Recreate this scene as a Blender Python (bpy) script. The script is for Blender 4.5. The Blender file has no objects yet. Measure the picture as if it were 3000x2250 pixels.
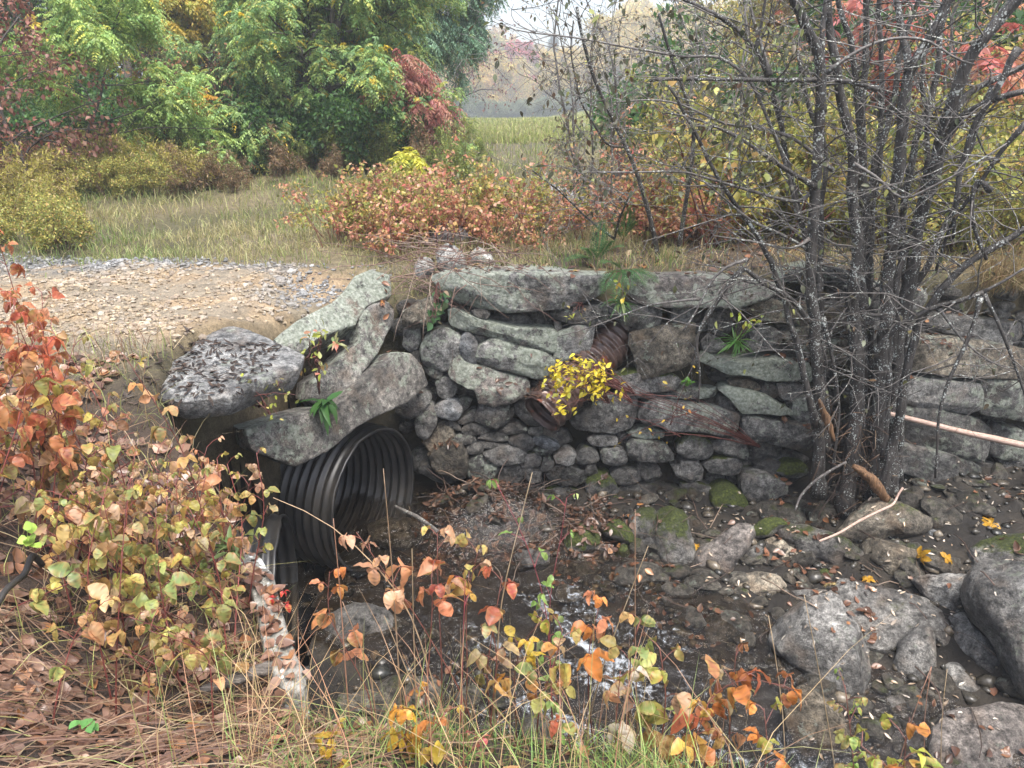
import bpy, math, random
import numpy as np
from mathutils import Vector, noise as mnoise
from mathutils.bvhtree import BVHTree

S = bpy.context.scene
COL = S.collection
# ---------------------------------------------------------------- camera, sky, sun, exposure
PITCH, FPX, CAMH = math.radians(20.3), 2254.0, 1.3
cam = bpy.data.objects.new("camera", bpy.data.cameras.new("camera")); COL.objects.link(cam)
cam.location = (0, 0, CAMH); cam.rotation_euler = (math.pi/2 - PITCH, 0, 0)
cam.data.sensor_width = 36; cam.data.lens = FPX/3000*36; cam.data.clip_start = .05; cam.data.clip_end = 500
S.camera = cam
W = bpy.data.worlds.new("World"); S.world = W; W.use_nodes = True
SUN_EL, SUN_AZ = math.radians(68), math.radians(150)      # azimuth from +Y towards +X
nt = W.node_tree; nt.nodes.clear()
sky = nt.nodes.new("ShaderNodeTexSky"); sky.sky_type = 'NISHITA'; sky.sun_disc = False
sky.sun_elevation = SUN_EL; sky.sun_rotation = SUN_AZ; sky.dust_density = 4; sky.air_density = 1.0
hs = nt.nodes.new("ShaderNodeHueSaturation"); hs.inputs['Saturation'].default_value = .72
bg = nt.nodes.new("ShaderNodeBackground"); bg.inputs[1].default_value = .10
out = nt.nodes.new("ShaderNodeOutputWorld")
nt.links.new(sky.outputs[0], hs.inputs['Color']); nt.links.new(hs.outputs[0], bg.inputs[0]); nt.links.new(bg.outputs[0], out.inputs[0])
sl = bpy.data.lights.new("sun", 'SUN'); sl.energy = 1.2; sl.angle = math.radians(30); sl.color = (1, .97, .92)
sun = bpy.data.objects.new("sun", sl); COL.objects.link(sun)
sd = Vector((math.sin(SUN_AZ)*math.cos(SUN_EL), math.cos(SUN_AZ)*math.cos(SUN_EL), math.sin(SUN_EL)))
sun.rotation_euler = sd.to_track_quat('Z', 'Y').to_euler()
S.view_settings.view_transform = 'Standard'; S.view_settings.look = 'None'; S.view_settings.gamma = 1
S.view_settings.exposure = 2.05
cy = S.cycles
S.render.engine = 'CYCLES'
cy.max_bounces = 6; cy.diffuse_bounces = 3; cy.glossy_bounces = 2; cy.transmission_bounces = 3; cy.transparent_max_bounces = 8; cy.volume_bounces = 1
cy.caustics_reflective = False; cy.caustics_refractive = False
cy.use_adaptive_sampling = True; cy.adaptive_threshold = .015
cy.use_denoising = True
try: cy.denoiser = 'OPENIMAGEDENOISE'
except Exception: pass

# ---------------------------------------------------------------- pixels of the photograph -> points in the place
CP, SP = math.cos(PITCH), math.sin(PITCH)
def ray(px):
    px = np.atleast_2d(np.asarray(px, float)); dx = (px[:, 0]-1500)/FPX; dv = (1125-px[:, 1])/FPX
    return np.stack([dx, CP+SP*dv, -SP+CP*dv], 1)
EYE = np.array([0, 0, CAMH])
def on_plane(px, p0, n):
    d = ray(px); n = np.asarray(n, float); t = ((np.asarray(p0)-EYE)@n)/(d@n)
    return EYE+d*t[:, None]
def at_z(px, z): return on_plane(px, (0, 0, z), (0, 0, 1))
def at_y(px, y):
    d = ray(px); t = np.asarray(y)/d[:, 1]
    return EYE+d*np.reshape(t, (-1, 1))
FR = dict(V=(0, 0, 3000/2212), A=(1200, 780, 1/4.148), B=(1600, 780, 1/4.148), C=(1200, 1150, 1/4.148), D=(1600, 1150, 1/4.148), E=(2000, 780, 1/4.148),
  F=(2000, 1100, 1/4.148), G=(2500, 780, 1/4.148), H=(2500, 1100, 1/4.148), M=(1950, 1450, 550/1164), N=(2400, 1400, 600/1269), O=(2200, 1650, 800/1269),
  Q=(1200, 1450, 800/1269), R=(700, 1200, 600/1142), T=(1100, 400, 900/1270), U=(400, 750, 900/1224), I=(2100, 500, 900/1269), J=(2200, 0, 800/1269), K=(1600, 0, 800/1269), X=(0, 0, 1))
def px(fr, s):
    ox, oy, k = FR[fr]
    a = np.array([[float(v) for v in p.split(',')] for p in s.split()])
    return a*k+np.array([ox, oy])
def vpx(x, y): return np.array([[x, y]])*3000/2212

# ---------------------------------------------------------------- noise
def _h(i, j, k, s):
    n = (i*374761393+j*668265263+k*2147483647+s*1274126177) & 0xffffffff
    n = ((n ^ (n >> 13))*1274126177) & 0xffffffff
    n = ((n ^ (n >> 15))*2246822519) & 0xffffffff
    return ((n ^ (n >> 16)) & 0xffff)/65535.0
def vn(P, s=0):
    P = np.asarray(P, float); i = np.floor(P).astype(np.int64); f = P-i; f = f*f*(3-2*f)
    r = 0
    for a in (0, 1):
        for b in (0, 1):
            for c in (0, 1):
                w = (f[:, 0] if a else 1-f[:, 0])*(f[:, 1] if b else 1-f[:, 1])*(f[:, 2] if c else 1-f[:, 2])
                r = r+w*_h(i[:, 0]+a, i[:, 1]+b, i[:, 2]+c, s)
    return r
def fbm(P, s=0, o=4):
    P = np.asarray(P, float); r = 0; a = .5; t = 0
    for k in range(o): r = r+a*vn(P*2**k+k*7.3, s+k); t += a; a *= .5
    return r/t
def fb2(x, y, f, s=0, o=4):
    x = np.asarray(x, float).ravel(); y = np.asarray(y, float).ravel()
    return fbm(np.stack([x*f, y*f, np.full_like(x, s*3.7)], 1), s, o)
def ss(a, b, x):
    t = np.clip((np.asarray(x, float)-a)/(b-a), 0, 1); return t*t*(3-2*t)
def nrm(v): return v/np.maximum(np.linalg.norm(v, axis=-1, keepdims=True), 1e-9)

# ---------------------------------------------------------------- mesh building and tagging
class MB:
    def __init__(s): s.V = []; s.F = []; s.C = []; s.n = 0
    def add(s, V, Fs, C=None):
        V = np.asarray(V, np.float32); s.V.append(V)
        for F in (Fs if isinstance(Fs, (list, tuple)) else [Fs]): s.F.append(np.asarray(F, np.int64)+s.n)
        if C is None: C = np.ones((len(V), 3))
        C = np.broadcast_to(np.asarray(C, np.float32), (len(V), 3)); s.C.append(C); s.n += len(V)
    def obj(s, name, mat, parent=None, origin=None, smooth=True):
        V = np.concatenate(s.V); C = np.concatenate(s.C)
        if origin is None: origin = V.mean(0) if parent is None else np.zeros(3)
        origin = np.asarray(origin, float)
        me = bpy.data.meshes.new(name); me.vertices.add(len(V)); me.vertices.foreach_set("co", (V-origin).astype(np.float32).ravel())
        li = np.concatenate([f.ravel() for f in s.F]); tot = np.concatenate([np.full(len(f), f.shape[1]) for f in s.F])
        st = np.concatenate([[0], np.cumsum(tot)[:-1]])
        me.loops.add(len(li)); me.loops.foreach_set("vertex_index", li.astype(np.int32))
        me.polygons.add(len(tot)); me.polygons.foreach_set("loop_start", st.astype(np.int32)); me.polygons.foreach_set("loop_total", tot.astype(np.int32))
        me.polygons.foreach_set("use_smooth", np.full(len(tot), smooth))
        at = me.color_attributes.new("col", 'FLOAT_COLOR', 'POINT')
        at.data.foreach_set("color", np.concatenate([C, np.ones((len(C), 1))], 1).astype(np.float32).ravel())
        me.update(calc_edges=True); me.validate()
        if mat: me.materials.append(mat)
        if name in ('stone', 'granite_slab', 'boulder', 'packing_stones', 'stream_cobbles'): me.set_sharp_from_angle(angle=math.radians(30))
        o = bpy.data.objects.new(name, me); COL.objects.link(o)
        if parent is not None: o.parent = parent
        else: o.location = origin
        return o
def tag(o, label=None, cat=None, group=None, kind=None):
    for k, v in (('label', label), ('category', cat), ('group', group), ('kind', kind)):
        if v: o[k] = v
    return o
def empty(name, loc, label=None, cat=None, group=None, rz=0, sc=1):
    o = bpy.data.objects.new(name, None); COL.objects.link(o); o.empty_display_size = .1
    o.location = tuple(float(v) for v in loc); o.rotation_euler = (0, 0, rz); o.scale = (sc, sc, sc)
    return tag(o, label, cat, group)
def dup(root, loc, rz=0, sc=1, label=None, group=None, tilt=(0, 0)):
    c = root.copy(); COL.objects.link(c); c.location = tuple(float(v) for v in loc); c.rotation_euler = (tilt[0], tilt[1], rz); c.scale = (sc, sc, sc)
    if label: c['label'] = label
    if group: c['group'] = group
    for ch in list(root.children):
        d = ch.copy(); COL.objects.link(d); d.parent = c
    return c

# ---------------------------------------------------------------- materials
def mat(name):
    m = bpy.data.materials.new(name); m.use_nodes = True; t = m.node_tree; t.nodes.clear()
    o = t.nodes.new("ShaderNodeOutputMaterial")
    def N(ty, **kw):
        n = t.nodes.new("ShaderNode"+ty)
        for k, v in kw.items():
            if k.startswith('_'): n.inputs[k[1:].replace('_', ' ')].default_value = v
            else: setattr(n, k, v)
        return n
    def L(a, b): t.links.new(a, b)
    return m, o, N, L
def ramp(N, L, src, stops):
    r = N("ValToRGB"); e = r.color_ramp.elements
    while len(e) < len(stops): e.new(.5)
    for q, (p, c) in zip(e, stops): q.position = p; q.color = (c, c, c, 1) if isinstance(c, (int, float)) else (*c, 1)
    L(src, r.inputs[0]); return r.outputs[0]
def mixc(N, L, fac, a, b, mode='MIX'):
    m = N("Mix", data_type='RGBA', blend_type=mode)
    for sck, v in ((m.inputs[0], fac), (m.inputs[6], a), (m.inputs[7], b)):
        if hasattr(v, 'is_linked'): L(v, sck)
        elif isinstance(v, (int, float)): sck.default_value = v
        else: sck.default_value = (*v, 1)
    return m.outputs[2]
def math_(N, L, op, a, b=0.0, clamp=False):
    m = N("Math", operation=op, use_clamp=clamp)
    for i, v in enumerate((a, b)):
        if hasattr(v, 'is_linked'): L(v, m.inputs[i])
        else: m.inputs[i].default_value = v
    return m.outputs[0]

def leaf_mat(name, rough=.42, trans=.35):
    m, o, N, L = mat(name)
    a = N("Attribute", attribute_name='col'); p = N("BsdfPrincipled", _Roughness=rough); p.inputs['Specular IOR Level'].default_value = .45
    tr = N("BsdfTranslucent"); mx = N("MixShader", _Fac=trans)
    L(a.outputs['Color'], p.inputs['Base Color']); L(a.outputs['Color'], tr.inputs[0]); L(p.outputs[0], mx.inputs[1]); L(tr.outputs[0], mx.inputs[2]); L(mx.outputs[0], o.inputs[0])
    return m
LEAF = leaf_mat("leaf", .42, .42); GRASSM = leaf_mat("grass_blade", .55, .3); DRYLEAF = leaf_mat("wet_fallen_leaf", .28, .1)

def stone_mat():
    m, o, N, L = mat("granite")
    tc = N("TexCoord"); oi = N("ObjectInfo")
    off = N("VectorMath", operation='MULTIPLY_ADD'); L(oi.outputs['Random'], off.inputs[0]); off.inputs[1].default_value = (37, 17, 53); L(tc.outputs['Object'], off.inputs[2])
    v = off.outputs[0]
    def nz(sc, d=6, r=.6):
        n = N("TexNoise", _Scale=sc, _Detail=d, _Roughness=r); L(v, n.inputs['Vector']); return n.outputs[0]
    def oattr(nm): return N("Attribute", attribute_type='OBJECT', attribute_name=nm)
    big = ramp(N, L, nz(3.2), [(.3, (.07, .068, .063)), (.48, (.18, .175, .165)), (.68, (.36, .35, .325))])
    mid = ramp(N, L, nz(22, 8, .7), [(.36, .12), (.5, .85), (.62, 1.7)])
    c = mixc(N, L, .85, big, mid, 'MULTIPLY')
    vo = N("TexVoronoi", _Scale=170.0); L(v, vo.inputs['Vector'])
    sp = ramp(N, L, vo.outputs['Color'], [(.15, .35), (.5, 1), (.9, 1.6)])
    c = mixc(N, L, .6, c, sp, 'MULTIPLY')
    st = ramp(N, L, nz(5.5, 4), [(.52, 0), (.68, 1)])
    c = mixc(N, L, math_(N, L, 'MULTIPLY', st, .45), c, (.16, .10, .055))
    c = mixc(N, L, 1, c, oattr('tone').outputs['Color'], 'MULTIPLY')
    ge = N("NewGeometry"); sx = N("SeparateXYZ"); L(ge.outputs['Normal'], sx.inputs[0]); up = sx.outputs[2]
    # lichen crusts
    ln = math_(N, L, 'ADD', math_(N, L, 'ADD', math_(N, L, 'MULTIPLY', math_(N, L, 'ADD', nz(13, 9, .75), -.5), 1.5), .5), math_(N, L, 'MULTIPLY', math_(N, L, 'ADD', nz(2.3, 3), -.5), .9))
    ln = math_(N, L, 'ADD', ln, math_(N, L, 'MULTIPLY', up, .07))
    lt = math_(N, L, 'ADD', ln, math_(N, L, 'MULTIPLY', oattr('lichen').outputs['Fac'], .42))
    lm = ramp(N, L, math_(N, L, 'ADD', lt, -.5), [(.27, 0), (.30, .8), (.5, 1)])
    lc = ramp(N, L, nz(42, 4), [(.3, (.19, .22, .16)), (.5, (.36, .40, .32)), (.68, (.60, .63, .54))])
    c = mixc(N, L, math_(N, L, 'MULTIPLY', lm, .8), c, lc)
    # moss cushions on the upper side
    mn = math_(N, L, 'ADD', math_(N, L, 'MULTIPLY', nz(5, 8, .7), .9), math_(N, L, 'MULTIPLY', up, .32))
    mt = math_(N, L, 'ADD', mn, math_(N, L, 'MULTIPLY', oattr('moss').outputs['Fac'], .85))
    mm = ramp(N, L, math_(N, L, 'ADD', mt, -.6), [(.38, 0), (.5, 1)])
    mc = ramp(N, L, nz(60, 4), [(.3, (.025, .038, .008)), (.55, (.10, .13, .02)), (.75, (.22, .25, .035))])
    c = mixc(N, L, mm, c, mc)
    wet = oattr('wet').outputs['Fac']
    c = mixc(N, L, math_(N, L, 'MULTIPLY', wet, .8), c, mixc(N, L, 1, c, (.36, .35, .34), 'MULTIPLY'))
    p = N("BsdfPrincipled"); L(c, p.inputs['Base Color'])
    ro = math_(N, L, 'SUBTRACT', .78, math_(N, L, 'MULTIPLY', wet, .52)); ro = math_(N, L, 'MAXIMUM', ro, math_(N, L, 'MULTIPLY', math_(N, L, 'MAXIMUM', mm, lm), .8)); L(ro, p.inputs['Roughness'])
    b1 = N("Bump", _Strength=1.0, _Distance=.06); L(math_(N, L, 'ADD', nz(16, 9, .72), math_(N, L, 'MULTIPLY', nz(75, 5, .7), .28)), b1.inputs['Height'])
    b2 = N("Bump", _Strength=.8, _Distance=.012); L(math_(N, L, 'ADD', math_(N, L, 'MULTIPLY', mm, nz(110, 3)), math_(N, L, 'MULTIPLY', lm, math_(N, L, 'ADD', .3, math_(N, L, 'MULTIPLY', nz(70, 4), .5)))), b2.inputs['Height']); L(b1.outputs[0], b2.inputs['Normal'])
    L(b2.outputs[0], p.inputs['Normal']); L(p.outputs[0], o.inputs[0])
    return m
STONE = stone_mat()
def sprops(o, l=0, m=0, w=0, t=(1, 1, 1)):
    o['lichen'] = float(l); o['moss'] = float(m); o['wet'] = float(w); o['tone'] = [float(q) for q in t]; return o

def simple_mat(name, c1, c2, scale=20, rough=.7, bump=.3, dist=.01, stretch=None, metal=0, spots=None, attr=False):
    m, o, N, L = mat(name)
    tc = N("TexCoord"); v = tc.outputs['Object']
    if stretch:
        mp = N("Mapping"); mp.inputs['Scale'].default_value = stretch; L(v, mp.inputs[0]); v = mp.outputs[0]
    n = N("TexNoise", _Scale=scale, _Detail=7.0, _Roughness=.65); L(v, n.inputs['Vector'])
    c = ramp(N, L, n.outputs[0], [(.35, c1), (.65, c2)])
    if attr:
        a = N("Attribute", attribute_name='col'); c = mixc(N, L, 1, c, a.outputs['Color'], 'MULTIPLY')
    h = n.outputs[0]; ro = rough
    if spots:
        sc, th, sc_col = spots
        vo = N("TexVoronoi", _Scale=sc); L(tc.outputs['Object'], vo.inputs['Vector'])
        n2 = N("TexNoise", _Scale=sc*.22, _Detail=4.0); L(tc.outputs['Object'], n2.inputs['Vector'])
        q = math_(N, L, 'ADD', vo.outputs['Distance'], math_(N, L, 'MULTIPLY', math_(N, L, 'SUBTRACT', .5, n2.outputs[0]), 1.6))
        k = ramp(N, L, q, [(th, 1), (th+.06, 0)])
        c = mixc(N, L, k, c, sc_col)
    p = N("BsdfPrincipled", _Roughness=ro, _Metallic=metal); L(c, p.inputs['Base Color'])
    b = N("Bump", _Strength=bump, _Distance=dist); L(h, b.inputs['Height']); L(b.outputs[0], p.inputs['Normal']); L(p.outputs[0], o.inputs[0])
    return m
BARK = simple_mat("dark_lichened_bark", (.018, .015, .013), (.085, .075, .067), 34, .5, 1.0, .02, (1, 1, .3), spots=(70, .19, (.40, .42, .39)))
TWIG = simple_mat("twig_bark", (.05, .042, .038), (.17, .155, .14), 40, .55, .5, .005, spots=(45, .16, (.36, .38, .34)))
DBARK = simple_mat("tree_bark", (.02, .016, .013), (.075, .06, .05), 18, .8, .8, .02, (1, 1, .25))
CANE = simple_mat("cane_stem", (.6, .6, .6), (1, 1, 1), 30, .45, .1, .002, attr=True)
PLASTIC = simple_mat("black_plastic", (.009, .010, .012), (.034, .031, .027), 5, .38, .12, .004)
RUST = simple_mat("rusted_steel", (.035, .016, .012), (.13, .085, .07), 11, .32, .3, .006, spots=(9, .12, (.16, .055, .03)))
WOOD = simple_mat("weathered_wood", (.17, .16, .155), (.50, .49, .48), 9, .6, .8, .02, (1, 9, 9))
DRIFT = simple_mat("dark_driftwood", (.05, .042, .035), (.20, .175, .15), 9, .7, .8, .02, (1, 9, 9))
PALEWOOD = simple_mat("peeled_wood", (.30, .19, .14), (.55, .40, .33), 12, .5, .4, .006, (2, 9, 9))
ROTWOOD = simple_mat("rotten_wood", (.05, .025, .012), (.28, .15, .07), 12, .6, .8, .02, (8, 8, 1.2))
CONC = simple_mat("old_concrete", (.10, .095, .08), (.38, .37, .33), 26, .85, .9, .02, spots=(22, .22, (.62, .64, .60)))
def ground_mat():
    m, o, N, L = mat("ground_soil")
    a = N("Attribute", attribute_name='col'); tc = N("TexCoord"); v = tc.outputs['Object']
    n = N("TexNoise", _Scale=14.0, _Detail=9.0, _Roughness=.75); L(v, n.inputs['Vector'])
    n2 = N("TexNoise", _Scale=90.0, _Detail=4.0, _Roughness=.7); L(v, n2.inputs['Vector'])
    k = ramp(N, L, n.outputs[0], [(.3, .45), (.5, .95), (.7, 1.5)]); k2 = ramp(N, L, n2.outputs[0], [(.3, .6), (.7, 1.35)])
    c = mixc(N, L, 1, mixc(N, L, 1, a.outputs['Color'], k, 'MULTIPLY'), k2, 'MULTIPLY')
    p = N("BsdfPrincipled", _Roughness=.72); L(c, p.inputs['Base Color'])
    b = N("Bump", _Strength=.9, _Distance=.03); L(math_(N, L, 'ADD', n.outputs[0], math_(N, L, 'MULTIPLY', n2.outputs[0], .35)), b.inputs['Height']); L(b.outputs[0], p.inputs['Normal']); L(p.outputs[0], o.inputs[0])
    return m
GROUND = ground_mat()
GRAVELM = simple_mat("gravel_stone", (.6, .6, .6), (1.1, 1.1, 1.1), 60, .6, .4, .004, attr=True)
def water_mat():
    m, o, N, L = mat("stream_water")
    a = N("Attribute", attribute_name='col'); tc = N("TexCoord"); v = tc.outputs['Object']
    n = N("TexNoise", _Scale=16.0, _Detail=5.0, _Roughness=.6, _Distortion=1.2); L(v, n.inputs['Vector'])
    n2 = N("TexNoise", _Scale=46.0, _Detail=6.0, _Roughness=.75, _Distortion=1.5); L(v, n2.inputs['Vector'])
    b = N("Bump", _Strength=.6, _Distance=.025); L(math_(N, L, 'ADD', n.outputs[0], math_(N, L, 'MULTIPLY', n2.outputs[0], .25)), b.inputs['Height'])
    tr = N("BsdfTransparent"); tr.inputs[0].default_value = (.62, .55, .45, 1)
    gl = N("BsdfGlossy", _Roughness=.06); L(b.outputs[0], gl.inputs['Normal'])
    fr = N("Fresnel", _IOR=1.33); L(b.outputs[0], fr.inputs['Normal'])
    mx = N("MixShader"); L(math_(N, L, 'MULTIPLY', fr.outputs[0], 2.2, True), mx.inputs[0]); L(tr.outputs[0], mx.inputs[1]); L(gl.outputs[0], mx.inputs[2])
    df = N("BsdfDiffuse"); df.inputs[0].default_value = (.62, .66, .70, 1); L(b.outputs[0], df.inputs['Normal'])
    sx = N("SeparateColor"); L(a.outputs['Color'], sx.inputs[0])
    fo = math_(N, L, 'ADD', math_(N, L, 'MULTIPLY', sx.outputs[0], 1.0), math_(N, L, 'MULTIPLY', math_(N, L, 'ADD', math_(N, L, 'MULTIPLY', math_(N, L, 'ADD', n.outputs[0], math_(N, L, 'MULTIPLY', n2.outputs[0], .5)), .9), -.675), 1.6))
    fk = ramp(N, L, fo, [(.25, 0), (.8, .8)])
    m2 = N("MixShader"); L(fk, m2.inputs[0]); L(mx.outputs[0], m2.inputs[1]); L(df.outputs[0], m2.inputs[2]); L(m2.outputs[0], o.inputs[0])
    return m
WATER = water_mat()
# ---------------------------------------------------------------- generators
def chaikin(P, n=1, a=.25):
    for _ in range(n):
        Q = np.roll(P, -1, 0); P = np.stack([P*(1-a)+Q*a, P*a+Q*(1-a)], 1).reshape(-1, P.shape[1])
    return P
def resample(P, M):
    Q = np.vstack([P, P[:1]]); d = np.r_[0, np.cumsum(np.linalg.norm(np.diff(Q, axis=0), axis=1))]
    t = np.linspace(0, d[-1], M, endpoint=False)
    return np.stack([np.interp(t, d, Q[:, k]) for k in range(P.shape[1])], 1)
def stone(P3, n, thick, bulge=.06, p=4, amp=.018, cuts=3, seed=0, boulder=False, rnd=1, cutdepth=.12, scale=1.02, res=.03, hardcuts=()):
    """a stone whose outline (seen along -n) is the polygon P3, with a bulging front and a body 'thick' deep behind it"""
    rng = np.random.default_rng(seed); n = nrm(np.asarray(n, float)); n0 = n
    P3 = chaikin(np.asarray(P3, float), rnd, .22)
    per = np.linalg.norm(P3-np.roll(P3, 1, 0), axis=1).sum(); M = int(np.clip(per/res, 28, 150)); P3 = resample(P3, M)
    c = P3.mean(0); size = per/math.pi; rel = (P3-c)*scale
    k = int(np.clip(size/res/2, 6, 22)); rings = []
    for a in np.linspace(0, 1, k+1)[1:]:
        s = math.sin(a*math.pi/2)**.9
        rings.append((s, bulge*max(0, 1-s**p)**(1/1.7)))
    kb = int(np.clip(thick/res/1.3, 5, 16))
    for t in np.linspace(0, 1, kb+1)[1:-1]:
        s = (1-t**2.6)**(1/2.2) if boulder else 1-.18*t**2
        rings.append((s, -thick*t))
    V = [c+n*bulge]; 
    for s, h in rings: V.append(c+rel*s+n*h)
    V.append(c-n*thick)
    V = np.vstack([np.atleast_2d(v) for v in V]); R = len(rings)
    u = nrm(P3[0]-c); w = np.cross(n, u); cen = c-n*(thick*.42)
    allcuts = []
    for i in range(cuts):
        a = rng.uniform(0, 2*math.pi); e = rng.uniform(.15, 1.1) if boulder else rng.uniform(.75, 1.35)
        d = nrm((u*math.cos(a)+w*math.sin(a))*math.cos(e)+n*math.sin(e)); pr = (V-cen)@d
        allcuts.append((d, pr.max()*(1-rng.uniform(.03, cutdepth))))
    for d, f in hardcuts:
        d = nrm(np.asarray(d, float)); pr = (V-cen)@d; allcuts.append((d, pr.max()*(1-f)))
    for d, lim in allcuts:
        pr = (V-cen)@d; V = V-np.outer(np.maximum(pr-lim, 0)*.93, d)
    dr = nrm(V-cen); f = 1.1/max(size, .12)
    q = V+seed*1.7
    rid = 1-np.abs(fbm(q*f*4, seed+9, 3)*2-1)
    disp = amp*((fbm(q*f*2.2, seed, 3)-.5)*(2.2 if boulder else .9)+(rid-.6)*.7)+min(amp, .016)*.8*(fbm(q*19, seed+3, 3)-.5)*2
    V = V+dr*disp[:, None]
    F = []; ar = np.arange(M); nx = (ar+1) % M
    tri = [np.stack([np.zeros(M, int), 1+ar, 1+nx], 1)]
    for r in range(R-1): a0 = 1+r*M; F.append(np.stack([a0+ar, a0+M+ar, a0+M+nx, a0+nx], 1))
    l = 1+(R-1)*M; tri.append(np.stack([l+ar, np.full(M, l+M), l+nx], 1))
    return V, [np.vstack(F), np.vstack(tri)]

def tube(P, r, k=6, twist=0, C=None, mb=None, cap=True, rough=0, seed=0):
    P = np.asarray(P, float); n = len(P); r = np.broadcast_to(np.asarray(r, float), (n,))
    T = nrm(np.gradient(P, axis=0)); ref = np.array([0.31, .17, .93]) if abs(T[:, 2]).mean() < .8 else np.array([.9, .4, .1])
    U = nrm(np.cross(T, ref)); Wv = np.cross(T, U)
    a = np.arange(k)*2*math.pi/k+twist
    rr = r[:, None]
    if rough: rr = rr*(1+rough*(np.random.default_rng(seed).random((n, k))-.5)*2)
    V = (P[:, None]+rr[..., None]*(np.cos(a)[None, :, None]*U[:, None]+np.sin(a)[None, :, None]*Wv[:, None])).reshape(-1, 3)
    i = np.arange(n-1)[:, None]*k; j = np.arange(k)[None]; j2 = (j+1) % k
    F = np.stack([i+j, i+j2, i+k+j2, i+k+j], -1).reshape(-1, 4)
    if cap and k > 3:
        V = np.vstack([V, P[:1], P[-1:]]); m = len(V); jj = np.arange(k); j3 = (jj+1) % k
        tr = np.vstack([np.stack([jj, np.full(k, m-2), j3], 1), np.stack([(n-1)*k+jj, (n-1)*k+j3, np.full(k, m-1)], 1)])
        F = [F, tr]
    if mb is not None: mb.add(V, F, C)
    return V, F
def smooth_path(P, n):
    P = np.asarray(P, float); d = np.r_[0, np.cumsum(np.linalg.norm(np.diff(P[:, :3], axis=0), axis=1))]; t = np.linspace(0, d[-1], n)
    Q = np.stack([np.interp(t, d, P[:, k]) for k in range(P.shape[1])], 1)
    for _ in range(2): Q[1:-1] = (Q[:-2]+2*Q[1:-1]+Q[2:])/4
    return Q

def _leaf_tpl(lvl):
    if lvl == 'lo': return np.array([[0, 0], [.45, 1], [1, 0], [.45, -1]], float), [np.array([[0, 2, 1], [0, 3, 2]])]
    if lvl == 'mid': st, cols = [(0, 0), (.18, .72), (.45, 1), (.75, .62), (1, 0)], [-1, 0, 1]
    else: st, cols = [(0, .03), (.07, .33), (.16, .64), (.24, .80), (.27, .90), (.4, 1), (.43, .99), (.56, .97), (.6, .93), (.72, .83), (.76, .76), (.87, .5), (.95, .22), (1, .01)], [-1, -.55, 0, .55, 1]
    V = []; 
    for u, w in st:
        for c in cols: V.append((u-(.0 if abs(c) < 1 else .03*math.sin(u*math.pi)), c*w))
    k = len(cols); F = []
    for r in range(len(st)-1):
        for c in range(k-1): F.append((r*k+c, r*k+c+1, (r+1)*k+c+1, (r+1)*k+c))
    return np.array(V), [np.array(F)]
TPL = {l: _leaf_tpl(l) for l in ('lo', 'mid', 'hi')}
def leaves(mb, pos, d, up, Ln, Wd, C1, C2=None, lvl='lo', curl=.15, fold=.25, rng=None, blotch=0):
    rng = rng or np.random.default_rng(1)
    pos = np.asarray(pos, float); N = len(pos)
    if N == 0: return
    d = nrm(np.asarray(d, float)); sd_ = nrm(np.cross(up, d)+1e-6); nn = np.cross(d, sd_)
    T, Fs = TPL[lvl]; u = T[:, 0]; v = T[:, 1]; m = len(T)
    Ln = np.broadcast_to(np.asarray(Ln, float), (N,)); Wd = np.broadcast_to(np.asarray(Wd, float), (N,))
    cu = np.broadcast_to(np.asarray(curl, float), (N,))*rng.uniform(.3, 1.6, N); fo = fold*rng.uniform(.2, 1.6, N)
    z = fo[:, None]*np.abs(v)[None]*Wd[:, None]*.5-cu[:, None]*Ln[:, None]*u[None]**2
    if lvl == 'hi':
        ph = rng.uniform(0, 6.28, N)[:, None]
        z = z+.07*Wd[:, None]*np.sin(u[None]*13+ph)*np.abs(v)[None]+rng.normal(0, .16, N)[:, None]*Wd[:, None]*v[None]*u[None]+.03*Wd[:, None]*np.cos(u[None]*40)*(np.abs(v)[None]-.3)
    sw = rng.normal(0, .12, N)[:, None]*Ln[:, None]*u[None]**2
    V = pos[:, None]+d[:, None]*(u[None]*Ln[:, None])[..., None]*(1-.25*cu[:, None, None]*u[None, :, None])+sd_[:, None]*(v[None]*Wd[:, None]*.5+sw)[..., None]+nn[:, None]*z[..., None]
    C1 = np.broadcast_to(np.asarray(C1, float), (N, 3)); C2 = C1 if C2 is None else np.broadcast_to(np.asarray(C2, float), (N, 3))
    k = np.clip(np.abs(v)*.75+u*.35-.2, 0, 1)**1.3
    k = np.clip(k[None]+rng.normal(0, .18, (N, m))*(1 if lvl == 'hi' else .3), 0, 1)[..., None]
    C = C1[:, None]*(1-k)+C2[:, None]*k
    if blotch: C = np.where((rng.random((N, m)) < blotch*.12)[..., None], C*.35+np.array([.05, .025, .01]), C)
    if lvl == 'hi': C = C*np.where(((np.arange(m)//5) % 3 == 1)[None, :, None] & (np.abs(v) > .1)[None, :, None], .84, 1.0)*np.where((np.abs(v) < .1)[None, :, None], .82, 1.0)
    off = (np.arange(N)*m)[:, None, None]
    mb.add(V.reshape(-1, 3), [(f[None]+off).reshape(-1, f.shape[1]) for f in Fs], C.reshape(-1, 3))
def pick(rng, pal, n, jit=.18):
    """n colours from a palette of (weight, rgb)"""
    w = np.array([p[0] for p in pal], float); c = np.array([p[1] for p in pal], float)
    a = c[rng.choice(len(pal), n, p=w/w.sum())]
    b = c[rng.choice(len(pal), n, p=w/w.sum())]; k = rng.uniform(0, .45, (n, 1))
    return np.clip((a*(1-k)+b*k)*np.exp(rng.normal(0, jit, (n, 1))), .004, .95)

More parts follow.
